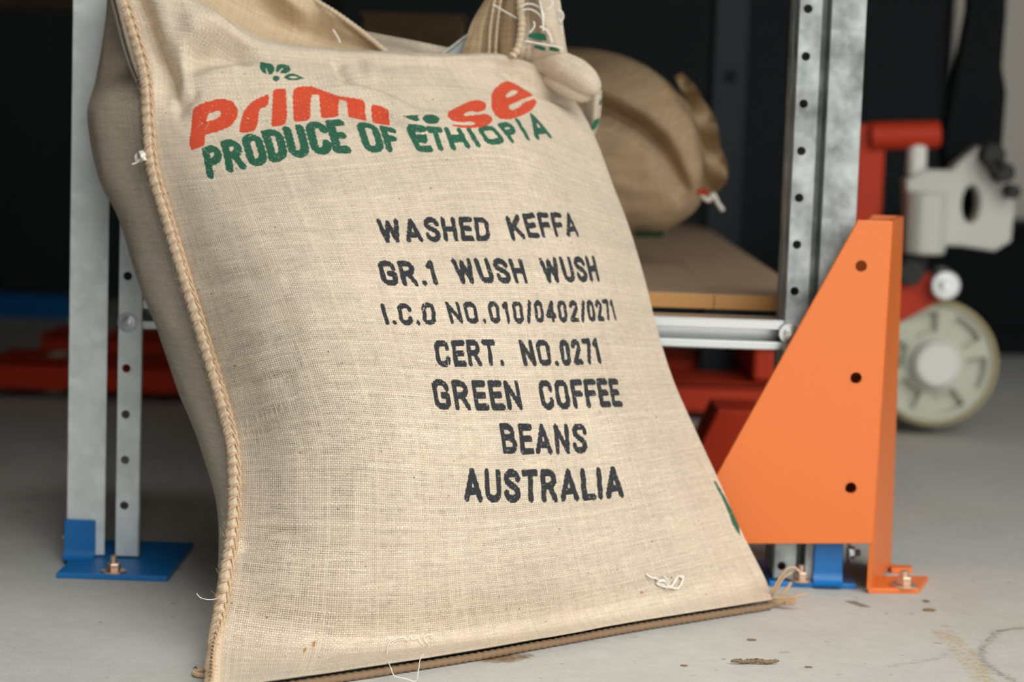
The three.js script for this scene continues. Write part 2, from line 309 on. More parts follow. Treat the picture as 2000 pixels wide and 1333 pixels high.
// a condensed round-ended stencil alphabet drawn as strokes; x in cap heights, y from 0 (foot) to 1
const arcPts = (cx, cy, rx, ry, a0, a1, n = 8) => Array.from({ length: n + 1 }, (_, i) => { const a = lerp(a0, a1, i / n) * Math.PI / 180; return [cx + rx * Math.cos(a), cy + ry * Math.sin(a)]; });
const lo = 0.08, hi = 0.92, mid = 0.5, w0 = 0.07, w1 = 0.40, wm = (w0 + w1) / 2, rw = (w1 - w0) / 2;
const ring = (a = w0, b = w1) => { const m = (a + b) / 2, r = (b - a) / 2; return [...arcPts(m, hi - 0.17, r, 0.17, 0, 180), ...arcPts(m, lo + 0.17, r, 0.17, 180, 360), [b, hi - 0.17]]; };
const glyphs = {
  A: [w1 + 0.12, [[0.06, lo], [0.255, hi], [0.45, lo]], [[0.13, 0.3], [0.38, 0.3]]],
  B: [w1 + 0.07, [[w0, lo], [w0, hi], ...arcPts(0.24, 0.73, 0.14, 0.19, 90, -90), [w0, 0.54], ...arcPts(0.25, 0.31, 0.16, 0.23, 90, -90), [w0, lo]]],
  C: [w1 + 0.06, [...arcPts(wm, hi - 0.18, rw, 0.18, -10, 180), ...arcPts(wm, lo + 0.18, rw, 0.18, 180, 370)]],
  D: [w1 + 0.07, [[w0, lo], [w0, hi], [0.2, hi], ...arcPts(0.2, hi - 0.2, 0.2, 0.2, 90, 0), ...arcPts(0.2, lo + 0.2, 0.2, 0.2, 0, -90), [w0, lo]]],
  E: [0.38, [[0.36, hi], [w0, hi], [w0, lo], [0.36, lo]], [[w0, 0.51], [0.32, 0.51]]],
  F: [0.37, [[0.36, hi], [w0, hi], [w0, lo]], [[w0, 0.5], [0.32, 0.5]]],
  G: [w1 + 0.06, [...arcPts(wm, hi - 0.18, rw, 0.18, -5, 180), ...arcPts(wm, lo + 0.18, rw, 0.18, 180, 360), [w1, 0.46], [0.26, 0.46]]],
  H: [w1 + 0.07, [[w0, lo], [w0, hi]], [[w1, lo], [w1, hi]], [[w0, 0.5], [w1, 0.5]]],
  I: [0.15, [[0.075, lo], [0.075, hi]]],
  K: [w1 + 0.06, [[w0, lo], [w0, hi]], [[w1, hi], [w0 + 0.02, 0.42]], [[0.19, 0.56], [w1 + 0.01, lo]]],
  L: [0.36, [[w0, hi], [w0, lo], [0.34, lo]]],
  N: [w1 + 0.07, [[w0, lo], [w0, hi], [w1, lo], [w1, hi]]],
  O: [w1 + 0.07, ring()],
  P: [w1 + 0.05, [[w0, lo], [w0, hi], ...arcPts(0.23, 0.7, 0.16, 0.22, 90, -90), [w0, 0.48]]],
  R: [w1 + 0.07, [[w0, lo], [w0, hi], ...arcPts(0.23, 0.71, 0.16, 0.21, 90, -90), [w0, 0.5]], [[0.24, 0.5], [w1, lo]]],
  S: [w1 + 0.05, [...arcPts(wm, 0.73, rw, 0.19, 0, 200), [wm - 0.06, 0.56], [wm + 0.08, 0.45], ...arcPts(wm, 0.27, rw, 0.19, 20, -180)]],
  T: [0.42, [[0.04, hi], [0.38, hi]], [[0.21, hi], [0.21, lo]]],
  U: [w1 + 0.07, [[w0, hi], ...arcPts(wm, lo + 0.18, rw, 0.18, 180, 360), [w1, hi]]],
  W: [0.62, [[0.06, hi], [0.16, lo], [0.3, hi - 0.08], [0.44, lo], [0.55, hi]]],
  '.': [0.17, [[0.085, lo], [0.087, lo]]], '/': [0.24, [[0.06, lo - 0.02], [0.18, hi + 0.02]]], ' ': [0.26],
  0: [0.36, ring(0.06, 0.30)], 1: [0.24, [[0.05, 0.78], [0.15, hi], [0.15, lo]]],
  2: [0.37, [...arcPts(0.18, 0.72, 0.12, 0.2, 170, -25), [0.07, lo], [0.31, lo]]],
  4: [0.40, [[0.27, lo], [0.27, hi], [0.06, 0.3], [0.36, 0.3]]],
  7: [0.36, [[0.05, hi], [0.31, hi], [0.15, lo]]],
};
const SXP = CN / CU / 1000, SYP = CN / CV / 1000; // canvas pixels per mm
function printCanvas() {
  const c = document.createElement('canvas'); c.width = c.height = CN;
  const g = c.getContext('2d');
  g.lineCap = g.lineJoin = 'round';
  const X = (u) => u * SXP, Y = (v) => CN - v * SYP;
  function line([words, st], color, weight, wide) {
    const adv = [0];
    for (const ch of words) adv.push(adv[adv.length - 1] + glyphs[ch][0] * wide + 0.1);
    const place = (pos, y) => { // pos in advance units
      let k = 0; while (k + 2 < st.length && adv[st[k + 1][0]] < pos) k++;
      const A = st[k], B = st[k + 1], f = (pos - adv[A[0]]) / (adv[B[0]] - adv[A[0]]);
      return [X(lerp(lerp(A[1], B[1], f), lerp(A[3], B[3], f), y)), Y(lerp(lerp(A[2], B[2], f), lerp(A[4], B[4], f), y))];
    };
    g.strokeStyle = color;
    [...words].forEach((ch, n) => {
      let q = 0; while (q + 2 < st.length && st[q + 1][0] <= n) q++;
      g.lineWidth = weight * (0.55 * (st[0][4] - st[0][2]) + 0.225 * (st[q][4] - st[q][2] + st[q + 1][4] - st[q + 1][2])) * (SXP + SYP) / 2 * (1 + 0.06 * (rnd() - 0.5));
      for (const s of glyphs[ch].slice(1)) { g.beginPath(); s.forEach(([x, y], i) => g[i ? 'lineTo' : 'moveTo'](...place(adv[n] + 0.05 + x * wide, y))); g.stroke(); }
    });
  }
  function shape(flat, color, op) {
    const p = []; for (let i = 0; i < flat.length; i += 2) p.push([X(flat[i]), Y(flat[i + 1])]);
    g.globalCompositeOperation = op ?? 'source-over'; g.fillStyle = color; g.beginPath();
    const n = p.length, m = (a, b) => [a[0] * 0.5 + b[0] * 0.5, a[1] * 0.5 + b[1] * 0.5];
    g.moveTo(...m(p[n - 1], p[0]));
    for (let i = 0; i < n; i++) { const a = p[(i + n - 1) % n], b = p[i], d = p[(i + 1) % n]; g.lineTo(...m(a, b).map((v, k) => v * 0.5 + b[k] * 0.5)); g.quadraticCurveTo(...b, ...m(b, d).map((v, k) => v * 0.5 + b[k] * 0.5)); }
    g.closePath(); g.fill(); g.globalCompositeOperation = 'source-over';
  }
  line(greenLine[0], '#0f0', 0.225, 1.0);
  for (const s of redShapes) shape(s, '#f00');
  for (const s of openShapes.slice(0, 2)) shape(s, '#000', 'destination-out');
  for (const s of greenShapes) shape(s, '#0f0');
  shape(openShapes[2], '#000', 'destination-out');
  for (const l of inkLines) line(l, '#00f', 0.215, 1.0);
  // stray jute fibres that lay over the cloth when it was printed
  g.globalCompositeOperation = 'destination-out'; g.strokeStyle = '#000';
  for (let i = 0; i < 420; i++) { const x = rnd() * CN, y = rnd() * CN, a = rnd() * 6.3, l = 8 + rnd() * 22; g.lineWidth = 0.7 + rnd() * 0.9; g.beginPath(); g.moveTo(x, y); g.quadraticCurveTo(x + Math.cos(a) * l * 0.5 + (rnd() - 0.5) * 8, y + Math.sin(a) * l * 0.5 + (rnd() - 0.5) * 8, x + Math.cos(a) * l, y + Math.sin(a) * l); g.stroke(); }
  return g.getImageData(0, 0, CN, CN).data;
}
const hash = (i, j) => { let h = Math.imul(i | 0, 374761393) + Math.imul(j | 0, 668265263); h = Math.imul(h ^ (h >>> 13), 1274126177); return ((h ^ (h >>> 16)) >>> 0) / 4294967296; };
const lat = (x, k) => { const i = Math.floor(x), f = x - i, t = f * f * (3 - 2 * f); return lerp(hash(i, k), hash(i + 1, k), t); };
const PITCH = 0.00205;
const jute = [0.61, 0.522, 0.405], brown = [0.40, 0.27, 0.14];
// one texel of plain weave: returns [r, g, b, height, cover]
function weave(U, V, period, out, open) {
  const i = Math.floor(U), j = Math.floor(V), ii = period ? ((i % period) + period) % period : i, jj = period ? ((j % period) + period) % period : j;
  const fu = U - i - 0.5, fv = V - j - 0.5;
  const al = (x) => (period ? x % period : x);
  const wu = open + 0.11 * hash(ii, 1) + 0.09 * (lat(al(V) * 0.45, ii + 900) - 0.5), wv = open + 0.02 + 0.13 * hash(jj, 2) + 0.11 * (lat(al(U) * 0.35, jj + 5000) - 0.5);
  const over = (i + j) & 1, au = Math.abs(fu) / wu, av = Math.abs(fv) / wv;
  const hu = au < 1 ? Math.sqrt(1 - au * au) * 0.6 + (over ? 0.4 : -0.25) * Math.cos(Math.PI * fv) : -1, hv = av < 1 ? Math.sqrt(1 - av * av) * 0.6 + (over ? -0.25 : 0.4) * Math.cos(Math.PI * fu) : -1;
  const warp = hu > hv, h = Math.max(hu, hv, 0);
  const tone = (warp ? 0.93 + 0.16 * (hash(ii, 7) - 0.5) + 0.16 * (lat(al(V) * 0.3, ii + 77) - 0.5) : 1.0 + 0.18 * (hash(jj, 8) - 0.5) + 0.24 * (lat(al(U) * 0.22, jj + 31) - 0.5)) + 0.10 * (hash(Math.floor(U * 3), Math.floor(V * 3)) - 0.5);
  const mix = 0.10 * hash(warp ? ii : jj, warp ? 41 : 42);
  for (let c = 0; c < 3; c++) out[c] = lerp(jute[c], brown[c], mix) * tone;
  out[3] = clamp(h, 0, 1); out[4] = Math.max(sstep(1.06, 0.92, au), sstep(1.06, 0.92, av));
}
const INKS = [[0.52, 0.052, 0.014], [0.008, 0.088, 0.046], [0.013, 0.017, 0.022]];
function sackCloth() {
  const ink = printCanvas(), col = new Uint8Array(CN * CN * 4), aux = new Uint8Array(CN * CN * 4), o = [0, 0, 0, 0, 0];
  for (let y = 0; y < CN; y++) for (let x = 0; x < CN; x++) {
    const u = x / CN * CU, v = y / CN * CV, k = (y * CN + x) * 4;
    const wob = 0.0011 * noise(u * 14, v * 14, 1), wob2 = 0.0011 * noise(u * 14, v * 14, 5);
    // the cloth is beaten tighter towards the ends of the sack
    const tight = 0.315 + 0.05 * noise(u * 6, v * 6, 3) + 0.10 * sstep(0.50, 0.62, v) + 0.07 * sstep(0.42, 0.56, u) + 0.05 * sstep(0.09, 0.03, v);
    weave((u + wob) / PITCH, (v + wob2) / PITCH, 0, o, tight);
    const patch = 1 + 0.06 * noise(u * 9, v * 22, 11) + 0.05 * noise(u * 40, v * 9, 17);
    // ink sits on whole threads, so its edge follows the weave
    const tu = (u + wob) / PITCH, tv = (v + wob2) / PITCH, su = clamp(Math.round(x + 0.42 * (Math.floor(tu) + 0.5 - tu) * PITCH / CU * CN), 0, CN - 1), sv = clamp(Math.round(y + 0.42 * (Math.floor(tv) + 0.5 - tv) * PITCH / CV * CN), 0, CN - 1), q = ((CN - 1 - sv) * CN + su) * 4;
    const d = ink[q + 3] / 255, rough = sstep(0.62, 0.85, fbm(u * 420, v * 420, 2, 2) + 0.5) * 0.5;
    const kind = ink[q] > 100 ? 0 : ink[q + 1] > 100 ? 1 : 2;
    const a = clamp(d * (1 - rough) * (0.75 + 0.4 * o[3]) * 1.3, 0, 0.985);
    for (let c = 0; c < 3; c++) { const w = o[c] * patch; col[k + c] = s8(d > 0.02 ? lerp(w, INKS[kind][c] * (0.35 + 1.0 * o[3]), a) : w); }  // ink darkened between threads, lightened on their crowns: relief shading in the colour
    col[k + 3] = 255;
    aux[k] = Math.round(o[3] * 255); aux[k + 1] = Math.round(255 * clamp(o[4] + d * 0.2, 0, 1)); aux[k + 2] = 0; aux[k + 3] = 255;
  }
  // specks of husk and rusty smears caught in the yarn
  const blot = (u, v, ru, rv, c, s) => { const X = u / CU * CN, Y = v / CV * CN, rx = ru / CU * CN, ry = rv / CV * CN; for (let y = Math.floor(Y - ry); y <= Y + ry; y++) for (let x = Math.floor(X - rx); x <= X + rx; x++) { if (x < 0 || y < 0 || x >= CN || y >= CN) continue; const dd = Math.hypot((x - X) / rx, (y - Y) / ry) + 0.5 * noise(x * 0.3, y * 0.3, 4); if (dd < 0.8) { const k = (y * CN + x) * 4; for (let m = 0; m < 3; m++) col[k + m] = lerp(col[k + m], c[m], s); } } };
  for (let i = 0; i < 150; i++) blot(rnd() * 0.64, rnd() * 0.7, 0.0005 + rnd() * 0.0011, 0.0005 + rnd() * 0.0009, rnd() < 0.5 ? [96, 78, 50] : [150, 112, 66], 0.45 + 0.4 * rnd());
  for (const [u, v, a, b] of smears) blot(u, v, a, b, [168, 104, 48], 0.7);
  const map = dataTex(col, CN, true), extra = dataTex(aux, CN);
  for (const t of [map, extra]) { t.repeat.set(1 / CU, 1 / CV); }
  return { map, extra };
}
const smears = [[0.076, 0.055, 0.0016, 0.004], [0.082, 0.062, 0.0015, 0.004], [0.40, 0.075, 0.0022, 0.002], [0.47, 0.055, 0.0025, 0.0018], [0.30, 0.062, 0.002, 0.001], [0.50, 0.26, 0.002, 0.002], [0.41, 0.27, 0.0015, 0.001]];
const front = sackCloth();
function tileCloth() {
  const N = 512, P = 64, col = new Uint8Array(N * N * 4), aux = new Uint8Array(N * N * 4), o = [0, 0, 0, 0, 0];
  for (let y = 0; y < N; y++) for (let x = 0; x < N; x++) { const k = (y * N + x) * 4; weave(x / N * P, y / N * P, P, o, 0.40); for (let c = 0; c < 3; c++) col[k + c] = s8(o[c]); col[k + 3] = 255; aux[k] = aux[k + 1] = aux[k + 2] = Math.round(o[3] * 255); aux[k + 3] = 255; }
  const map = dataTex(col, N, true), bump = dataTex(aux, N);
  for (const t of [map, bump]) t.repeat.set(1 / (P * PITCH), 1 / (P * PITCH));
  return { map, bump };
}
const tile = tileCloth();
const M = {};
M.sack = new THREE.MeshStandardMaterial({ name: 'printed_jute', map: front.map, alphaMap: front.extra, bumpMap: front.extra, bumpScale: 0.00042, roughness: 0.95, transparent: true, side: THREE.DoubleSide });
M.jute = new THREE.MeshStandardMaterial({ name: 'jute', map: tile.map, bumpMap: tile.bump, bumpScale: 0.0006, roughness: 0.95, side: THREE.DoubleSide });
M.juteBrown = new THREE.MeshStandardMaterial({ name: 'brown_jute', map: tile.map, bumpMap: tile.bump, bumpScale: 0.0006, roughness: 0.95, color: new THREE.Color(0.76, 0.65, 0.50), side: THREE.DoubleSide });
M.beans = new THREE.MeshStandardMaterial({ name: 'green_beans', color: new THREE.Color(0.13, 0.12, 0.075), roughness: 0.8, side: THREE.DoubleSide });
function yarnTex(r, g, b) { // spun fibres: fine slanting streaks
  const N = 256, c = new Uint8Array(N * N * 4);
  for (let y = 0; y < N; y++) for (let x = 0; x < N; x++) { const k = (y * N + x) * 4, w = (x + y * 2) % N, t = 1 + 0.34 * (lat(w * 0.35, 300 + (y >> 5)) - 0.5) + 0.3 * (lat(w * 0.9, 77) - 0.5) + 0.25 * (hash(x, y) - 0.5); c[k] = s8(r * t); c[k + 1] = s8(g * t); c[k + 2] = s8(b * t); c[k + 3] = 255; }
  return dataTex(c, N, true);
}
const yarn = (name, r, g, b) => { const map = yarnTex(r, g, b); map.repeat.set(40, 2); return new THREE.MeshStandardMaterial({ name, map, bumpMap: map, bumpScale: 0.0003, roughness: 0.95 }); };
M.yarnPale = yarn('pale_yarn', 0.58, 0.465, 0.325);
M.yarnGold = yarn('golden_yarn', 0.60, 0.415, 0.255);
M.thread = new THREE.MeshStandardMaterial({ name: 'white_thread', color: new THREE.Color(0.80, 0.76, 0.68), roughness: 0.8 });

// ---------- the pallet rack frame ----------
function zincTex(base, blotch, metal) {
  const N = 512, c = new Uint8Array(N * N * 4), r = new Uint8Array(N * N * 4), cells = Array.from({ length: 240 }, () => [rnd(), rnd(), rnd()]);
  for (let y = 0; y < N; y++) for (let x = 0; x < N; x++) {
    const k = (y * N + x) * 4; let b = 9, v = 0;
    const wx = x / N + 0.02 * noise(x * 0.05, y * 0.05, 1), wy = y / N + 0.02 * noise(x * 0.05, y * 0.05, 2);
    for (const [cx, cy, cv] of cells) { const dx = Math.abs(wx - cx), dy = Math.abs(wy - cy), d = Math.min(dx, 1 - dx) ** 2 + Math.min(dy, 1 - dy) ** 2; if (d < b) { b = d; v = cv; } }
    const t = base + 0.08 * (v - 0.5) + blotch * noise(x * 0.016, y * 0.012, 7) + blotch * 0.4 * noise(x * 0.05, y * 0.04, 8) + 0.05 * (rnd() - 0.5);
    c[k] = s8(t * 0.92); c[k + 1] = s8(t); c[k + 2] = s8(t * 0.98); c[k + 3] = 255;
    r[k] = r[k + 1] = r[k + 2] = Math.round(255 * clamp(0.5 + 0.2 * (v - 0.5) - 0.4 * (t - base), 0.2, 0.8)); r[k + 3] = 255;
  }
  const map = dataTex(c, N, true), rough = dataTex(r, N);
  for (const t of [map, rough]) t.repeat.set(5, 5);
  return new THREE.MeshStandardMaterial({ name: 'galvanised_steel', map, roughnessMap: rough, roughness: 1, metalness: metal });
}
M.zincDarkened = zincTex(0.33, 0.20, 0.25); M.zincFineLightened = zincTex(0.74, 0.09, 0.15);  // same steel in two tones, standing in for the light on each post
M.bright = new THREE.MeshStandardMaterial({ name: 'bright_zinc', color: new THREE.Color(0.62, 0.64, 0.64), roughness: 0.25, metalness: 0.9 });
M.copperNut = new THREE.MeshStandardMaterial({ name: 'yellow_passivated_zinc', color: new THREE.Color(0.72, 0.52, 0.38), roughness: 0.3, metalness: 0.85 });
M.blue = new THREE.MeshPhysicalMaterial({ name: 'blue_powder_coat', color: new THREE.Color(0.004, 0.15, 0.44), roughness: 0.4 });
M.castDark = plainMat('dark_cast_metal', 0.035, 0.036, 0.035, 0.9);
M.orange = new THREE.MeshPhysicalMaterial({ name: 'orange_powder_coat', color: new THREE.Color(0.70, 0.165, 0.03), roughness: 0.38 });
M.red = new THREE.MeshPhysicalMaterial({ name: 'red_paint', color: new THREE.Color(0.48, 0.038, 0.012), roughness: 0.5, specularIntensity: 0.4 });
// box-mapped uv in metres so that the spangle keeps its size
function metric(g) {
  const q = plain(g), p = q.attributes.position, n = q.attributes.normal, U = q.attributes.uv;
  for (let i = 0; i < p.count; i++) { const ax = Math.abs(n.getX(i)), ay = Math.abs(n.getY(i)), az = Math.abs(n.getZ(i)); if (az >= ax && az >= ay) U.setXY(i, p.getX(i), p.getY(i)); else if (ax >= ay) U.setXY(i, p.getZ(i) + 0.31, p.getY(i)); else U.setXY(i, p.getX(i), p.getZ(i) + 0.17); }
  return q;
}
function hexNut(x, y, z, axis, r, h) {
  const g = extrude(poly(Array.from({ length: 6 }, (_, i) => [r * Math.cos(i * Math.PI / 3 + 0.3), r * Math.sin(i * Math.PI / 3 + 0.3)])), h, h * 0.15);
  if (axis === 'y') g.rotateX(-Math.PI / 2); if (axis === 'x') g.rotateY(Math.PI / 2);
  return g.translate(x, y, z);
}
// bolt head on a washer with a stud through it; axis is the way it points
function boltGeo(x, y, z, axis, r, h, stud = 0.006) {
  const w = capped(axis, r * 1.75, r * 1.75, h * 0.25), s = capped(axis, r * 0.55, r * 0.5, h * 1.25 + stud);
  w.translate(x, y, z); s.translate(x, y, z);
  const o = axis === 'y' ? [x, y + h * 0.25, z] : axis === 'x' ? [x + h * 0.25, y, z] : [x, y, z + h * 0.25];
  return [w, s, hexNut(...o, axis, r, h)];
}
const POST_TOP = 2.4;
// post section in plan: x runs from the inner flange edge (0) to the aisle face (W), z from the near wall (0) back to -d
function postPanels(dir, x0, z0, x) { // x: stations [flange edge, flange end, groove end, aisle face]
  const g = [], t = 0.002, d = 0.082, y0 = 0.008, H = POST_TOP;
  const P = (a, b, za, zb) => g.push(box(Math.min(a, b), Math.max(a, b), y0, H, za, zb, 0.0007));
  for (const [zf, s] of [[z0, 1], [z0 - d, -1]]) { // near and far walls are alike
    const inset = zf - s * (dir < 0 ? 0.010 : 0.030), zA = (z) => [Math.min(z, z - s * t), Math.max(z, z - s * t)];
    const holes = []; for (let k = 0; k < 47; k++) holes.push([x.hole, x.y0 + k * 0.05, 0.0046]);
    const a = Math.min(x.a, x.b), b = Math.max(x.a, x.b);
    if (s > 0 || dir > 0) g.push(extrude(poly([[a, y0], [b, y0], [b, H], [a, H]], holes), t, 0.0003).translate(0, 0, zA(zf)[0]));
    if (dir > 0) P(x.b, x.c, ...zA(inset));
    if (s > 0 || dir > 0) P(x.b - t / 2 * dir, x.b + t / 2 * dir, Math.min(inset, zf), Math.max(inset, zf)); if (dir > 0) P(x.c - t / 2 * dir, x.c + t / 2 * dir, Math.min(inset, zf), Math.max(inset, zf));
    P(dir < 0 && s < 0 ? x.c - 0.02 : x.c, x.d, ...zA(zf));
    if (s > 0 || dir > 0) P(x.a, x.a + t * dir, ...[zf, zf - s * (dir < 0 ? 0.010 : 0.034)].sort((m, n) => m - n));
  }
  P(x.d, x.d - t * dir, z0 - d, z0);
  return g.map(metric);
}
const ZP = -2.30; // near wall of both posts
const RACK = thing('pallet_rack_frame', 'galvanised steel rack end frame of two punched posts with blue feet and a cross brace', 'rack', V3(0, 0, ZP));
{
  const X = (px, py = 700) => at(px, py, -ZP).x;
  const holeY = at(1562, 387, -ZP).y % 0.05;
  const L = { a: X(276), b: X(232), c: X(209), d: X(134), hole: X(247), y0: at(245, 810, -ZP).y % 0.05 + 0.0 };
  const R = { a: X(1549, 300), b: X(1591, 300), c: X(1613, 300), d: X(1679, 300), hole: X(1565, 297), y0: holeY };
  for (const q of [L, R]) if (q.y0 < 0.02) q.y0 += 0.05;
  obj('upright', mergeGeometries(postPanels(-1, 0, ZP, L)), M.zincFineLightened, RACK);
  obj('upright', mergeGeometries(postPanels(1, 0, ZP, R)), M.zincDarkened, RACK);
  // feet: plate, tab in front of the near wall with a bent fillet, aisle tab
  const foot = (x0, x1, zf, zb, ta, tb, tabTop, ztab) => {
    const f = [box(x0, x1, 0, 0.006, zb, zf, 0.0015), box(ta, tb, 0.003, tabTop, ztab - 0.005, ztab, 0.0015)];
    const arc = new THREE.Shape(); arc.moveTo(0, 0); arc.lineTo(0.012, 0); arc.absarc(0.012, 0.012, 0.012, -Math.PI / 2, -Math.PI, true); arc.lineTo(0, 0);
    f.push(extrude(arc, tb - ta).rotateY(-Math.PI / 2).translate(tb, 0.005, ztab));
    const o = obj('base_plate', f, M.blue, RACK); return o;
  };
  const pL = onFloor(105, 1135), pR = onFloor(330, 1135), tabT = at(150, 1017, 2.29).y;
  foot(pL.x, pR.x, -2.215, -2.395, X(128, 1060), X(188, 1060), tabT, -2.292);
  const qR = onFloor(1670, 1149);
  foot(X(1500, 1140), qR.x, -2.292, -2.41, X(1588, 1100), X(1645, 1100), at(1610, 1040, 2.298).y, -2.298 + 0.003);
  const b1 = onFloor(222, 1118, 0.006), b2 = onFloor(1566, 1140, 0.006);
  obj('anchor_bolt', boltGeo(b1.x, 0.006, b1.z, 'y', 0.0075, 0.008, 0.008), M.copperNut, RACK);
  obj('anchor_bolt', boltGeo(b2.x, 0.006, Math.min(b2.z, -2.30), 'y', 0.0075, 0.008, 0.008), M.copperNut, RACK);
  const n1 = at(121, 1050, 2.33); obj('bolt', boltGeo(0, 0, 0, 'x', 0.007, 0.006).map((g) => g.rotateY(Math.PI).translate(X(134) + 0.001, n1.y, -2.335)), M.bright, RACK);
  const n2 = at(1652, 1078, 2.34); obj('bolt', boltGeo(X(1668, 1078) - 0.001, n2.y, -2.335, 'x', 0.007, 0.006), M.bright, RACK);
  // cross brace: a lipped channel, open side to the camera, bolted between the flanges
  const zc = -2.305, yt = at(1400, 622, 2.305).y, yb = at(1400, 681, 2.305).y, xa = X(262, 640), xb = X(1536, 640);
  const bars = [box(xa, xb, yt - 0.0018, yt, zc - 0.042, zc, 0.0006), box(xa, xb, yb, yb + 0.0018, zc - 0.042, zc, 0.0006), box(xa, xb, yb, yt, zc - 0.0438, zc - 0.042), box(xa, xb, yt - 0.0105, yt, zc - 0.0018, zc, 0.0007), box(xa, xb, yb, yb + 0.009, zc - 0.0018, zc, 0.0007)];
  obj('cross_brace', bars.map(metric), M.bright, RACK);
  for (const [px, py] of [[250, 630], [1541, 652]]) { const p = at(px, py, -ZP); obj('bolt', boltGeo(p.x, p.y, ZP, 'z', 0.0062, 0.006), M.bright, RACK); }
}
// added shelf decks, out of view: they keep the slab behind the left post in shade
{
  M.deckBoard = plainMat('deck_board', 0.34, 0.25, 0.16, 0.85);
  const U = thing('added_shade_shelf', 'added unseen shelf decks on blue beams that shade the slab behind and left of the posts', 'shelf', V3(-1.2, 0.68, -3.5));
  obj('deck', box(-1.95, -0.53, 0.66, 0.68, -3.95, -1.75, 0.003), M.deckBoard, U);
  obj('beam', box(-1.95, -0.53, 0.62, 0.66, -1.79, -1.75, 0.004), M.blue, U);
  obj('deck', box(-0.38, 0.285, 0.72, 0.74, -3.9, -2.42, 0.003), M.deckBoard, U);
  obj('beam', box(-0.385, 0.285, 0.66, 0.72, -2.44, -2.40, 0.004), M.blue, U);
  obj('leg', box(-0.36, -0.32, 0, 0.72, -3.89, -3.85, 0.003), M.castDark, U);
  for (const [x, z] of [[-1.92, -1.80], [-0.60, -1.80], [-1.92, -3.9]]) obj('leg', box(x - 0.03, x + 0.03, 0, 0.66, z - 0.03, z + 0.03, 0.003), M.blue, U);
}
// ---------- orange column guard ----------
{
  const D = 2.272, W = (px, py, d = D) => at(px, py, d), base = onFloor(1720, 1148);
  const G = thing('column_guard', 'bright orange steel column guard with a sloped edge and three holes, bolted to the floor', 'guard', base);
  const pts = [[1676, 430], [1743, 432], [1704, 1063], [1325, 1063]].map(([x, y]) => { const p = W(x, y); return [p.x, p.y]; });
  const holes = [[1682, 520], [1672, 739], [1662, 954]].map(([x, y]) => { const p = W(x, y); return [p.x, p.y, 0.0072]; });
  obj('front_plate', extrude(poly(pts, holes), 0.005, 0.001).translate(0, 0, -D - 0.005), M.orange, G);
  // end plate: splayed back from the front plate's right edge down to the floor, as a thick quad strip
  const depth = 0.135, slab = (a, b, c, d, t) => { // four corners, thickness along the inward normal
    const n = b.clone().sub(a).cross(d.clone().sub(a)).normalize().multiplyScalar(-t), v = [a, b, c, d], w = v.map((p) => p.clone().add(n)), P = [], tri = (...q) => q.forEach((p) => P.push(p.x, p.y, p.z)), quad = (p, q, r, s) => { tri(p, q, r); tri(p, r, s); };
    quad(...v); quad(w[3], w[2], w[1], w[0]); for (let i = 0; i < 4; i++) { const j = (i + 1) % 4; quad(v[j], v[i], w[i], w[j]); }
    const g = new THREE.BufferGeometry(); g.setAttribute('position', new THREE.Float32BufferAttribute(P, 3)); g.computeVertexNormals(); return plain(g);
  };
  const fB = onFloor(1703, 1147), zf = -D - 0.001, fT = W(1744, 432);
  const a = V3(pts[2][0] + (fT.x - pts[1][0]), 0, zf), bx = onFloor(1741, 1100);
  a.x = at(1702, 1147, D).x; a.y = 0.004;
  const top = V3(at(1744.5, 432, D).x, fT.y, zf);
  const back = at(1765, 418, D + depth), backLow = at(1741, 1098, D + depth); back.y = fT.y; backLow.y = 0.004;
  obj('end_plate', [slab(a, backLow, back, top, 0.005)], M.orange, G);
  // rear plate, further in, with the same slope
  const rp = [[back.x - 0.004, fT.y], [back.x - 0.035, fT.y], [back.x - 0.13, 0.30], [back.x - 0.13, 0.06], [backLow.x - 0.004, 0.06]];
  obj('rear_plate', extrude(poly(rp.reverse()), 0.005, 0.001).translate(0, 0, -D - depth - 0.004), M.orange, G);
  const fr = onFloor(1784, 1149), fq = onFloor(1803, 1125);
  const f1 = poly([[a.x - 0.003, -a.z], [fr.x, -fr.z - 0.03], [fq.x, -fq.z - 0.03], [lerp(a.x, backLow.x, 0.5) - 0.002, -lerp(a.z, backLow.z, 0.5)]]);
  obj('foot', extrude(f1, 0.006, 0.001).rotateX(-Math.PI / 2), M.orange, G);
  const bz = -backLow.z, bX = backLow.x;
  obj('foot', extrude(poly([[bX - 0.004, bz - 0.026], [bX + 0.020, bz - 0.022], [bX + 0.022, bz - 0.004], [bX - 0.003, bz - 0.001]]), 0.006, 0.001).rotateX(-Math.PI / 2), M.orange, G);
  const bp = onFloor(1757, 1136, 0.006); obj('anchor_bolt', boltGeo(bp.x, 0.006, bp.z + 0.025, 'y', 0.0085, 0.009, 0.006), M.copperNut, G);
}
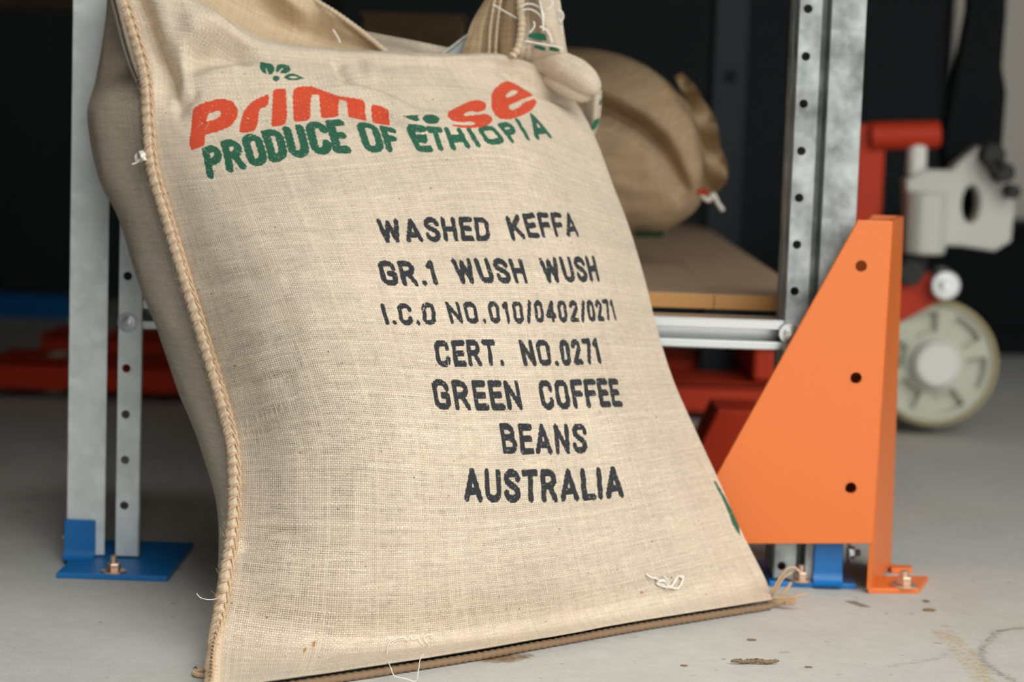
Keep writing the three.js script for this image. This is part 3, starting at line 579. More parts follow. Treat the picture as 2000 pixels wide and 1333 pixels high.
// ---------- shelf boards behind the brace ----------
{
  const D0 = 2.42, y = at(1400, 575, D0).y, yl = at(1400, 604, D0).y, back = onFloor(1388, 449, y), xr = onFloor(1510, 522, y);
  const xEnd = at(1591, 575, D0).x, xJ = at(1394, 590, D0).x, xL = at(560, 590, D0).x;
  const N = 512, top = new Uint8Array(N * N * 4);
  for (let j = 0; j < N; j++) for (let i = 0; i < N; i++) { const k = (j * N + i) * 4, t = 1 + 0.16 * noise(i * 0.012, j * 0.09, 1) + 0.10 * noise(i * 0.04, j * 0.5, 2) + 0.08 * noise(i * 0.02, j * 0.02, 4); top[k] = s8(0.42 * t); top[k + 1] = s8(0.30 * t); top[k + 2] = s8(0.20 * t); top[k + 3] = 255; }
  const ply = dataTex(top, N, true); ply.repeat.set(2, 2);
  M.ply = new THREE.MeshStandardMaterial({ name: 'brown_chipboard', map: ply, roughness: 0.7 });
  M.plyEdge = new THREE.MeshStandardMaterial({ name: 'raw_board_edge', color: new THREE.Color(0.62, 0.32, 0.11), roughness: 0.8 });
  const mk = (x0, x1, label, slant) => {
    const b = thing('shelf_board', label, 'board', V3((x0 + x1) / 2, yl, -(D0 + 0.4)));
    const z0 = -D0, z1 = back.z - 0.25, sl = slant ? (back.x - xr.x) / (back.z - xr.z) : 0;
    const xe = (z) => (slant ? xr.x + sl * (z - xr.z) : x1);
    const s = poly([[x0, -z0], [slant ? Math.min(xe(z0), xEnd) : x1, -z0], [xe(z1), -z1], [x0, -z1]]);
    obj('panel', metric(extrude(s, y - yl, 0.0008).rotateX(-Math.PI / 2).translate(0, yl, 0)), M.ply, b);
    obj('edge_strip', box(x0 + 0.0005, (slant ? Math.min(xe(z0), xEnd) : x1) - 0.0005, yl, y - 0.0006, z0, z0 + 0.0025, 0.0006), M.plyEdge, b);
    return b;
  };
  mk(xL, xJ - 0.0001, 'brown shelf board with a raw edge, left of the butt joint, under the lying sack');
  mk(xJ + 0.0001, xEnd, 'narrower brown shelf board right of the butt joint, beside the punched right post', true);
}

// ---------- things further back ----------
M.cast = plainMat('grey_cast_metal', 0.56, 0.57, 0.51, 0.5);
M.nylon = plainMat('cream_nylon', 0.50, 0.52, 0.42, 0.45);
M.hub = plainMat('pale_hub', 0.74, 0.74, 0.69, 0.5);
M.black = new THREE.MeshPhysicalMaterial({ name: 'matt_black_paint', color: new THREE.Color(0.008, 0.010, 0.011), roughness: 0.85, specularIntensity: 0.2 });
M.rubber = plainMat('yellowed_tread', 0.42, 0.36, 0.20, 0.6);
{
  const D = 3.5, c = at(1820, 707, D), R = 125 / 4200 * D, J = thing('pallet_jack', 'red hand pallet jack with a cream spoked wheel, grey pump and black tiller', 'pallet jack', V3(c.x, 0, -D));
  const z = -D;
  // steering wheel: dished nylon disc with six pockets, tread and hub
  const disc = new THREE.Shape(); disc.absarc(0, 0, R * 0.93, 0, Math.PI * 2);
  for (let i = 0; i < 6; i++) { const a0 = (i + 0.17) * Math.PI / 3 + 0.35, a1 = (i + 0.80) * Math.PI / 3 + 0.35, h = new THREE.Path(); h.absarc(0, 0, R * 0.80, a0, a1, false); h.absarc(0, 0, R * 0.50, a1, a0, true); h.closePath(); disc.holes.push(h); }
  const ribs = extrude(disc, 0.018, 0.003).translate(c.x, c.y, z + 0.005), web = capped('z', R * 0.9, R * 0.9, 0.02, 40).translate(c.x, c.y, z - 0.012);
  const wheel = obj('wheel', [ribs, web], M.nylon, J);
  obj('tread', toCreasedNormals(new THREE.LatheGeometry([[0.92, -0.03], [0.985, -0.026], [1.0, -0.012], [1.0, 0.012], [0.985, 0.026], [0.92, 0.03], [0.92, -0.03]].map(([a, b]) => new THREE.Vector2(a * R, b)), 48), 0.5).rotateX(Math.PI / 2).translate(c.x, c.y, z), M.rubber, wheel);
  obj('hub', capped('z', R * 0.42, R * 0.36, 0.05, 32, 0.006).translate(c.x, c.y, z), M.hub, wheel);
  const P = (x, y, d = D) => at(x, y, d);
  // second wheel behind the first
  obj('wheel', [capped('z', R, R, 0.05, 40, 0.008).translate(c.x - 0.012, c.y, z - 0.13)], M.nylon, J);
  obj('axle', capped('z', 0.014, 0.014, 0.2).translate(c.x, c.y, z - 0.17), M.bright, J);
  // red link to the wheel
  const q0 = P(1700, 610), q1 = P(1822, 556), link = [q0.x, q0.y, q1.x, q1.y], dx = q1.x - q0.x, dy = q1.y - q0.y, l = Math.hypot(dx, dy), hw = 0.026;
  obj('link_arm', extrude(poly([[0, -hw * 1.3], [l, -hw], [l + 0.012, 0], [l, hw * 0.9], [0, hw * 1.3]]), 0.04, 0.004).rotateZ(Math.atan2(dy, dx)).translate(q0.x, q0.y, z - 0.01), M.red, J);
  const pv = P(1834, 552); obj('pivot_pin', [capped('z', 0.026, 0.024, 0.06, 24).translate(pv.x, pv.y, z), capped('z', 0.012, 0.011, 0.075, 24).translate(pv.x, pv.y, z)], M.bright, J);
  // grey pump body
  const pb = [[1763, 350], [1800, 330], [1850, 332], [1872, 310], [1905, 285], [1945, 300], [1962, 350], [1975, 400], [1968, 470], [1935, 490], [1870, 480], [1800, 478], [1766, 472]].map(([x, y]) => { const p = P(x, y); return [p.x, p.y]; });
  const slot = new THREE.Path(); { const p = P(1889, 398); slot.absellipse(p.x, p.y, 0.014, 0.03, 0, Math.PI * 2, true); }
  const ps = poly(pb.reverse()); ps.holes.push(slot);
  const pump = obj('pump', [extrude(ps, 0.05, 0.006).translate(0, 0, z - 0.02)], M.cast, J);
  const cy = P(1800, 440); obj('cylinder', capped('y', 0.034, 0.034, 0.10, 28).translate(cy.x, cy.y - 0.045, z + 0.03), M.cast, pump);
  for (const [x, y, r] of [[1925, 302, 0.020], [1945, 335, 0.018], [1930, 322, 0.012], [1962, 372, 0.012]]) { const p = P(x, y); obj('chain_roller', capped('z', r, r * 0.9, 0.05, 20).translate(p.x, p.y, z + 0.02), M.castDark, pump); }
  const lv = P(1770, 530); obj('pedal', [capped('z', 0.02, 0.02, 0.04).translate(lv.x, lv.y, z + 0.01), box(lv.x - 0.01, lv.x + 0.03, lv.y - 0.01, lv.y + 0.05, z, z + 0.02, 0.004)], M.castDark, J);
  // red upright backrest with the round bar on top
  const v0 = P(1640, 240), v1 = P(1722, 820), bar0 = P(1700, 266), bar1 = P(1834, 263);
  obj('backrest', box(v0.x, P(1719, 500).x, 0.05, v0.y, z - 0.05, z, 0.006), M.red, J);
  obj('top_bar', tube([bar0, bar0.clone().lerp(bar1, 0.33), bar0.clone().lerp(bar1, 0.66), bar1], (f) => 0.0225 * (f > 0.97 ? 0.93 : 1), 24, 20), M.red, J);
  const st = P(1790, 318); obj('ram', capped('y', 0.016, 0.016, 0.05, 20).translate(st.x, st.y - 0.02, z), M.hub, J);
  // black tiller going up
  const t0 = P(1895, 330), t1 = P(1918, 150), t2 = P(1937, -120);
  const tl = [[1850, 450], [1846, 330], [1838, 290], [1862, 165], [1890, 20], [1900, -160], [1972, -160], [1966, 30], [1958, 130], [1966, 180], [1955, 330], [1940, 450]].map(([x, y]) => { const p = P(x, y, D + 0.06); return [p.x, p.y]; });
  obj('tiller', extrude(poly(tl.reverse()), 0.045, 0.008).translate(0, 0, -D - 0.10), M.black, J);
  // two forks running left below the rack
  for (const [zf, name] of [[z - 0.05, 'fork'], [z - 0.45, 'fork']]) {
    const xr = P(1719, 700).x, xl = P(-40, 700).x, yt = P(1420, 756).y;
    const f = obj(name, [box(xl, xr, yt - 0.012, yt, zf - 0.16, zf, 0.003), box(xl, xr, yt - 0.05, yt, zf - 0.006, zf, 0.003), box(xl, xr, yt - 0.05, yt, zf - 0.16, zf - 0.154, 0.003)], M.red, J);
    obj('load_roller', capped('z', 0.035, 0.035, 0.06, 24).translate(xl + 0.1, 0.036, zf - 0.12), M.nylon, f);
  }
  obj('cross_member', box(P(1480, 700).x, P(1719, 700).x, P(1420, 750).y, P(1420, 690).y, z - 0.5, z - 0.05, 0.006), M.red, J);
}
// red block with a sloped end, taken for the pallet jack's near fork tip
{
  const D = 2.75, P = (x, y) => at(x, y, D), b = onFloor(1420, 1000), p = [[1402, 800], [1540, 797]].map(([x, y]) => P(x, y)), lo_ = P(1300, 1020);
  const T = thing('fork_tip', 'dark red steel stop with a sloped end, read as a pallet jack fork tip, between printed sack and orange guard', 'stop', V3(p[0].x, 0, -D));
  const slope = 35 / 80, yb = 0.0, xb = p[0].x - (p[0].y - yb) * slope;
  obj('body', extrude(poly([[xb, yb], [p[1].x, yb], [p[1].x, p[0].y], [p[0].x, p[0].y]]), 0.11, 0.004).translate(0, 0, -D - 0.11), M.red, T);
  obj('floor_flange', box(xb - 0.02, p[1].x + 0.02, 0, 0.006, -D - 0.13, -D + 0.02, 0.002), M.red, T);
}
// the sack lying on the shelf boards
{
  const D = 2.86, ctr = at(1130, 300, D);
  const S = thing('burlap_sack', 'tied brown burlap sack lying on its side on the shelf boards behind', 'sack', V3(ctr.x, at(1200, 466, D).y, -D));
  const out = [[1378, 350], [1376, 290], [1350, 215], [1310, 166], [1255, 126], [1190, 102], [1110, 93], [1000, 97], [880, 120], [800, 180], [770, 280], [800, 400], [880, 455], [1000, 468], [1150, 468], [1265, 458], [1325, 436], [1364, 402]];
  const cx = 1130, cy = 300, n = out.length;
  const rim = (f) => { const x = f * n, i = Math.floor(x) % n, g = (k) => out[(k + n) % n], t = x - Math.floor(x); return [0, 1].map((m) => cr(g(i - 1)[m], g(i)[m], g(i + 1)[m], g(i + 2)[m], t)); };
  const groove = [[1150, 205], [1200, 222], [1245, 246], [1283, 278], [1310, 318], [1338, 372]], ridge = [[1180, 150], [1260, 190], [1330, 260]];
  const near = (x, y, pl) => { let b = 1e9; for (let k = 0; k + 1 < pl.length; k++) { const [ax, ay] = pl[k], [bx, by] = pl[k + 1], q = clamp(((x - ax) * (bx - ax) + (y - ay) * (by - ay)) / ((bx - ax) ** 2 + (by - ay) ** 2), 0, 1); b = Math.min(b, Math.hypot(x - ax - q * (bx - ax), y - ay - q * (by - ay))); } return b; };
  const skin = (side) => (s, t) => { // s around, t from the rim to the middle
    const [rx, ry] = rim(s), k = 1 - t, x = lerp(cx, rx, k), y = lerp(cy, ry, k), b = Math.sqrt(Math.max(0, 1 - k * k));
    let d = D - side * 0.11 * b;
    if (side > 0) d += 0.05 * b * Math.exp(-Math.pow(near(x, y, groove) / 17, 2)) - 0.016 * b * Math.exp(-Math.pow(near(x, y, ridge) / 30, 2)) + 0.006 * b * noise(x * 0.02, y * 0.03, 4);
    return at(x, y, d);
  };
  const uvw = (i, j, p) => [p.x * 0.8 + p.z * 0.4, p.y + p.z * 0.3];
  obj('cloth', [gridGeo(skin(1), 120, 40, uvw), gridGeo((s, t) => skin(-1)(1 - s, t), 90, 16, uvw)], M.juteBrown, S);
  // gathered mouth: a ruffled rim standing off the right end
  const inn = [[1318, 150], [1345, 205], [1366, 262], [1376, 320], [1372, 372]], ext = [[1328, 140], [1376, 196], [1400, 256], [1418, 335], [1396, 384]];
  const cloth = (o, w) => gridGeo((s, t) => { const a = crRow(inn, t), b = crRow(ext, t), x = lerp(a[0], b[0], s), y = lerp(a[1], b[1], s); return at(x + 5 * s * Math.sin(t * 17 + o), y + 3 * s * Math.cos(t * 13 + o), D - 0.03 + w + 0.022 * s * Math.sin(t * 21 + o * 2) - 0.02 * s); }, 10, 60, uvw);
  obj('mouth', [cloth(0, 0), cloth(1.3, 0.028)], M.juteBrown, S);
  obj('tie_string', tube([[1366, 378], [1384, 392], [1392, 380], [1402, 398], [1412, 412]].map(([x, y]) => at(x, y, D - 0.06)), 0.003, 30), M.thread, S);
  obj('tie_string', tube([[1362, 372], [1374, 378], [1380, 370]].map(([x, y]) => at(x, y, D - 0.06)), 0.004, 20), M.red, S).userData.label = 'red string';
  const pr = gridGeo((s, t) => at(lerp(1240, 1296, s), lerp(452, 464, t), D - 0.055 + 0.02 * t), 8, 3);
  obj('printed_hem', pr, plainMat('green_print', 0.03, 0.12, 0.06, 0.9, { side: THREE.DoubleSide }), S);
}
// dim background between the posts
{
  const c0 = at(728, 40, 3.2), c1 = at(905, 200, 3.2), yb = at(1400, 575, 2.42).y;
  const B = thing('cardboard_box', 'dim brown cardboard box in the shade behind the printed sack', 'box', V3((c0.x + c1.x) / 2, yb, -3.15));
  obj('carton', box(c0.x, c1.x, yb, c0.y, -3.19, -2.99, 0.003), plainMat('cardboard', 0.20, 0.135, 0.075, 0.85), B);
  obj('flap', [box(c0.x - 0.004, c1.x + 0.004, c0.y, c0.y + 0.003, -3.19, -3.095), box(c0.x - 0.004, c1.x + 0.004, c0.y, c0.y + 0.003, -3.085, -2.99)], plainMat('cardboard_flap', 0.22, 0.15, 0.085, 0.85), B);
  const D = 3.9, x0 = at(1386, 300, D).x, x1 = at(1450, 300, D).x;
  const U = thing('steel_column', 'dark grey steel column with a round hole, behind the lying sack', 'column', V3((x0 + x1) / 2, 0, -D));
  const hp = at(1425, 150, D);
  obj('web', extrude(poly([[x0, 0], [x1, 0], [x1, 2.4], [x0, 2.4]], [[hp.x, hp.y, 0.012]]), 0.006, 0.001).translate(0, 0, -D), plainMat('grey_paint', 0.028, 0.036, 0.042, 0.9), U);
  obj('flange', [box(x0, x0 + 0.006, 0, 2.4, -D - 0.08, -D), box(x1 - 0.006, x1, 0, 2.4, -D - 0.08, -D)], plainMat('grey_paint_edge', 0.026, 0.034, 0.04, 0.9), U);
  // pale sheet panel on the back wall, dark low cabinet before it
  const Dw = 5.36, a = at(1868, 0, Dw), b = at(2000, 440, Dw);
  const Pn = thing('wall_panel', 'pale beige sheet panel on the dark back wall beside the black tiller', 'panel', V3(a.x, b.y, -Dw));
  obj('sheet', box(a.x, a.x + 1.4, b.y, 2.2, -Dw - 0.02, -Dw, 0.003), pale, Pn);
  obj('bottom_rail', box(a.x, a.x + 1.4, b.y - 0.02, b.y, -Dw - 0.02, -Dw + 0.012, 0.003), dark, Pn);
  const Dk = 4.79, k0 = at(1690, 700, Dk), kt = at(1980, 442, Dk);
  const K = thing('low_cabinet', 'low black cabinet against the back wall behind the pallet jack wheel', 'cabinet', V3(k0.x + 0.6, 0, -Dk - 0.2));
  obj('carcass', box(k0.x, k0.x + 1.5, 0.0, kt.y - 0.012, -Dk - 0.4, -Dk, 0.004), M.black, K);
  obj('top', box(k0.x - 0.01, k0.x + 1.51, kt.y - 0.012, kt.y, -Dk - 0.41, -Dk + 0.01, 0.004), M.black, K);
  for (const [u, v] of [[0.01, 0.745], [0.755, 1.49]]) obj('door', box(k0.x + u, k0.x + v, 0.06, kt.y - 0.03, -Dk, -Dk + 0.014, 0.004), M.black, K);
  // blue beam of the next bay, far left
  const Db = 4.9, e0 = at(0, 575, Db), e1 = at(0, 650, Db), xb0 = at(-300, 600, Db).x, xb1 = at(165, 600, Db).x;
  const Bm = thing('rack_beam', 'blue steel rack beam in the dark left of the left post', 'beam', V3((xb0 + xb1) / 2, e1.y, -Db));
  obj('beam', box(xb0, xb1, e1.y, e0.y, -Db - 0.05, -Db, 0.004), M.blue, Bm);
  obj('end_connector', box(xb1 - 0.004, xb1 + 0.004, e1.y - 0.06, e0.y + 0.06, -Db - 0.055, -Db + 0.005, 0.002), M.blue, Bm);
  obj('post', box(xb1 + 0.004, xb1 + 0.045, 0, 1.6, -Db - 0.06, -Db, 0.003), M.castDark, Bm);
}

// ---------- the standing sack: parts ----------
const SACK = thing('burlap_sack', 'large upright burlap sack printed in red, green and black, leaning on the rack', 'sack', V3(-0.02, 0, -2.02));
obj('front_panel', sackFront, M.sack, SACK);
{ // coffee beans behind the open weave
  const g = sackFront.clone(), p = g.attributes.position, n = g.attributes.normal, W = SU + 1; // just inside the cloth, following every fold
  for (let k = 0; k < p.count; k++) { const d = 0.0008 + 0.006 * sstep(0, 0.04, (k % W) / SU) * sstep(1, 0.96, (k % W) / SU) * sstep(0, 0.03, Math.floor(k / W) / SV); p.setXYZ(k, p.getX(k) - n.getX(k) * d, p.getY(k) - n.getY(k) * d, p.getZ(k) - n.getZ(k) * d); }
  obj('coffee_beans', g, M.beans, SACK).userData.kind = 'stuff';
}
const sil = [[418, 1346], [427, 1232], [430, 1120], [427, 990], [392, 862], [356, 770], [316, 655], [275, 548], [238, 430], [200, 345], [179, 225], [193, 150], [206, 50], [212, -40]];
const backGrid = sil.map(([x, y], j) => {
  const n = sackRows[j], dl = sackNear[j], dr = sackFar[j];
  if (!j) return Array.from({ length: 7 }, (_, i) => { const r = crRow(n, [0, 0.12, 0.3, 0.5, 0.7, 0.86, 1][i]); return onFloor(r[0], r[1], 0.012).toArray(); });
  const lim = j <= 8 ? 2.27 : 2.33, L0 = n[0], R0 = n[8], cols = [[L0[0], L0[1], dl], [x, y, dl + 0.075], [x + 50, y, Math.min(lim, dl + (j < 9 ? 0.15 : 0.135))], [lerp(x, R0[0], 0.45), lerp(y, R0[1], 0.45), Math.min(lim, dl + 0.26)], [lerp(x, R0[0], 0.72), lerp(y, R0[1], 0.72), lim], [lerp(x, R0[0], 0.9), lerp(y, R0[1], 0.9), Math.max(lim, dr + 0.008)], [R0[0], R0[1], dr]];
  return cols.map(([px, py, d]) => { const p = at(px, py, d); p.y = Math.max(p.y, 0.004); return p.toArray(); });
});
const backPoint = (s, t) => { const p = V3(...crRow(backGrid.map((row) => crRow(row, s)), t)), k = sstep(0, 0.08, s) * sstep(1, 0.9, s); p.z += k * (0.010 * fbm(s * 7, t * 9, 21, 3) - 0.016 * Math.exp(-Math.pow((t - 0.845 + (s - 0.1) * 0.3) / 0.022, 2)) * sstep(0.3, 0.12, s)); p.y = Math.max(p.y, 0.003); if (p.x < -0.38) p.z = Math.max(p.z, -2.292); return p; };
obj('back_panel', arcUV(gridGeo((s, t) => backPoint(1 - s, t), 80, 150), 80, 150), M.jute, SACK);
// sheets of cloth given by rows of surveyed points [px, py, distance]
const sheet = (rows, nu, nv, shape) => { const G = rows.map((r) => r.map(([x, y, d]) => at(x, y, d).toArray())); return arcUV(gridGeo((s, t) => { const p = V3(...crRow(G.map((r) => crRow(r, s)), t)); if (shape) shape(p, s, t); return p; }, nu, nv), nu, nv); };
const hemPts = [[575, -38, 2.285], [610, -3, 2.28], [655, 26, 2.275], [705, 62, 2.27], [757, 105, 2.262]];
M.juteWarm = M.jute.clone(); M.juteWarm.color.setRGB(0.95, 0.86, 0.73);
obj('rear_mouth_flap', sheet([
  [[330, 5, 2.225], [385, 36, 2.22], [455, 92, 2.215], [525, 118, 2.22], [605, 132, 2.225], [695, 130, 2.23], [768, 128, 2.235]],
  [[335, -60, 2.24], [400, -28, 2.255], [480, 20, 2.268], [560, 58, 2.28], [630, 84, 2.285], [700, 98, 2.272], [762, 114, 2.25]],
  [[340, -130, 2.25], [410, -100, 2.262], [490, -50, 2.265], [562, -4, 2.262], [630, 34, 2.275], [702, 74, 2.275], [758, 106, 2.262]],
  [[345, -190, 2.26], [420, -170, 2.27], [500, -110, 2.27], [572, -42, 2.275], [636, 12, 2.275], [706, 62, 2.27], [757, 104, 2.262]]], 60, 50, (p, s, t) => { p.z += 0.004 * noise(s * 6, t * 4, 3) - 0.006 * Math.exp(-Math.pow((s - 0.62) / 0.05, 2)) * t; }), M.juteWarm, SACK);
obj('mouth_hem', tube(hemPts.map((p) => at(...p)), (f, a) => 0.0032 * (1 + 0.12 * Math.sin(f * 160)), 120, 8), M.yarnPale, SACK);
obj('loose_thread', tube([[650, 58], [655, 66], [661, 76], [664, 84]].map(([x, y]) => at(x, y, 2.255)), 0.0011, 20, 6), M.thread, SACK);
// gathered mouth at the right end: inner flap, outer flap, folded corner
obj('inner_mouth_flap', sheet([
  [[893, 128, 2.305], [930, 128, 2.30], [958, 128, 2.312], [985, 128, 2.30], [1016, 124, 2.296]],
  [[906, 90, 2.305], [935, 88, 2.30], [960, 88, 2.312], [987, 86, 2.298], [1016, 84, 2.296]],
  [[922, 42, 2.31], [944, 40, 2.302], [966, 38, 2.314], [990, 38, 2.30], [1018, 36, 2.298]],
  [[952, -8, 2.315], [964, -12, 2.31], [980, -14, 2.318], [997, -16, 2.305], [1020, -16, 2.30]],
  [[985, -60, 2.32], [990, -62, 2.316], [1000, -64, 2.32], [1008, -66, 2.31], [1024, -66, 2.305]]], 40, 50, (p, s, t) => { p.z += 0.003 * noise(s * 9, t * 3, 5); }), M.juteBrown, SACK);
for (const dx of [0, 13]) obj('inner_seam', tube([[954 + dx, 126], [955 + dx, 88], [959 + dx, 40], [970 + dx * 0.8, -14], [990 + dx * 0.5, -62]].map(([x, y]) => at(x, y, 2.296)), (f) => 0.0018 * (1 + 0.2 * Math.sin(f * 120)), 90, 7), M.yarnPale, SACK);
obj('outer_mouth_flap', sheet([
  [[1002, 140, 2.335], [1030, 138, 2.335], [1065, 144, 2.335], [1100, 146, 2.335], [1125, 150, 2.335]],
  [[1012, 104, 2.295], [1034, 100, 2.292], [1066, 102, 2.290], [1094, 106, 2.292], [1110, 112, 2.305]],
  [[1016, 56, 2.288], [1033, 52, 2.306], [1058, 52, 2.282], [1082, 54, 2.282], [1101, 58, 2.30]],
  [[1018, 10, 2.29], [1032, 8, 2.316], [1052, 6, 2.284], [1074, 6, 2.286], [1095, 8, 2.302]],
  [[1020, -50, 2.295], [1034, -52, 2.315], [1050, -54, 2.29], [1068, -54, 2.29], [1084, -54, 2.305]]], 50, 60, (p, s, t) => { p.z += 0.003 * noise(s * 8, t * 5, 8); }), M.jute, SACK);
const fold = (pts, r, twist = 0) => { // a soft roll of cloth with its own cloth coordinates
  const g = tube(pts.map((p) => at(...p)), (f, a) => r(f) * (1 + 0.05 * Math.sin(a * 6.28 * 2 + f * 5 + twist) + 0.05 * noise(f * 6, a * 3, twist)), 60, 28), U = g.attributes.uv;
  for (let i = 0; i < U.count; i++) U.setXY(i, U.getX(i) * 0.13, U.getY(i) * 0.09);
  return g;
};
obj('folded_corner', [
  fold([[1000, 108, 2.335], [1045, 116, 2.315], [1090, 128, 2.303], [1128, 147, 2.298], [1153, 167, 2.298], [1160, 180, 2.304]], (f) => lerp(0.006, 0.0175, sstep(0, 0.75, f)) * Math.sqrt(Math.max(0.02, 1 - Math.pow(clamp((f - 0.72) / 0.28, 0, 1), 2.2)))),
  fold([[1030, 130, 2.345], [1065, 146, 2.322], [1100, 163, 2.308], [1134, 181, 2.303], [1154, 193, 2.306]], (f) => lerp(0.004, 0.0125, sstep(0, 0.6, f)) * Math.sqrt(Math.max(0.03, 1 - Math.pow(clamp((f - 0.7) / 0.3, 0, 1), 2))), 2),
], M.jute, SACK);
obj('turned_edge', sheet([[[1140, 284, 2.35], [1150, 282, 2.345], [1157, 278, 2.355]], [[1142, 236, 2.35], [1162, 234, 2.34], [1172, 230, 2.355]], [[1146, 180, 2.34], [1166, 178, 2.33], [1176, 176, 2.345]]], 14, 30), M.jute, SACK);
M.greenPrint = plainMat('green_ink', 0.012, 0.115, 0.06, 0.95, { side: THREE.DoubleSide });
const stampPatch = (poly_, d, name = 'green_print') => obj(name, sheet(poly_.map((r) => r.map(([x, y]) => [x, y, d])), 12, 8), M.greenPrint, SACK);
stampPatch([[[1154, 256], [1163, 252]], [[1156, 246], [1170, 238]], [[1160, 236], [1170, 230]]], 2.336);
stampPatch([[[1169, 206], [1174, 204]], [[1171, 198], [1175, 192]]], 2.325);
stampPatch([[[1030, 72], [1050, 78], [1068, 80]], [[1034, 66], [1052, 64], [1066, 68]]], 2.2755);
stampPatch([[[1040, 92], [1060, 99], [1066, 98]], [[1048, 88], [1058, 90], [1066, 94]]], 2.2735);
stampPatch([[[1072, 98], [1086, 101], [1094, 99]], [[1074, 90], [1088, 94], [1092, 96]]], 2.2735);
// rope stitching up the mouth, and its white threads
obj('mouth_rope', tube([[1022, -40, 2.285], [1016, 10, 2.28], [1019, 45, 2.278], [1016, 75, 2.277], [1012, 92, 2.275], [1001, 110, 2.274]].map((p) => at(...p)), (f) => 0.0042 * (1 + 0.16 * Math.sin(f * 90)), 120, 10), M.yarnPale, SACK);
const thr = (pts, d, r0 = 0.0013, r = r0 * 0.62) => obj('loose_thread', tube(pts.map((p) => at(p[0], p[1], p[2] ?? d)), r, pts.length * 8, 6), M.thread, SACK);
thr([[962, 8], [985, 22], [1010, 36]], 2.28);
thr([[1016, 14], [1028, 8], [1045, 10], [1058, 20], [1062, 34]], 2.272, 0.0016);
thr([[1018, 20], [1034, 18], [1050, 26], [1060, 40]], 2.270, 0.0014);
thr([[1052, -10], [1056, 10], [1060, 40], [1061, 60]], 2.268, 0.002);
thr([[1042, 42], [1044, 50], [1038, 60], [1034, 64]], 2.27, 0.0016);
thr([[1054, 52], [1066, 58], [1074, 70], [1078, 82]], 2.268, 0.0018);
thr([[1026, 80], [1046, 84], [1068, 88], [1090, 92], [1100, 96]], 2.2705, 0.0018);
thr([[1068, 18], [1078, 10], [1076, -8]], 2.275, 0.0015);
thr([[1090, 20], [1098, 24], [1100, 34], [1095, 42], [1091, 36]], 2.29, 0.0016);
thr([[1097, 50], [1098, 70], [1100, 90]], 2.295, 0.001);
// clear grey liner corner standing up behind the mouth
obj('plastic_liner', sheet([[[850, 118, 2.325], [880, 118, 2.322], [925, 118, 2.325]], [[878, 96, 2.325], [896, 96, 2.322], [925, 96, 2.325]], [[912, 68, 2.325], [916, 70, 2.322], [925, 72, 2.325]]], 20, 14), new THREE.MeshPhysicalMaterial({ name: 'grey_plastic', color: new THREE.Color(0.50, 0.56, 0.58), roughness: 0.35, side: THREE.DoubleSide }), SACK);
obj('plastic_liner', tube([[852, 116], [880, 94], [914, 68]].map(([x, y]) => at(x, y, 2.322)), 0.0016, 24, 6), M.thread, SACK);
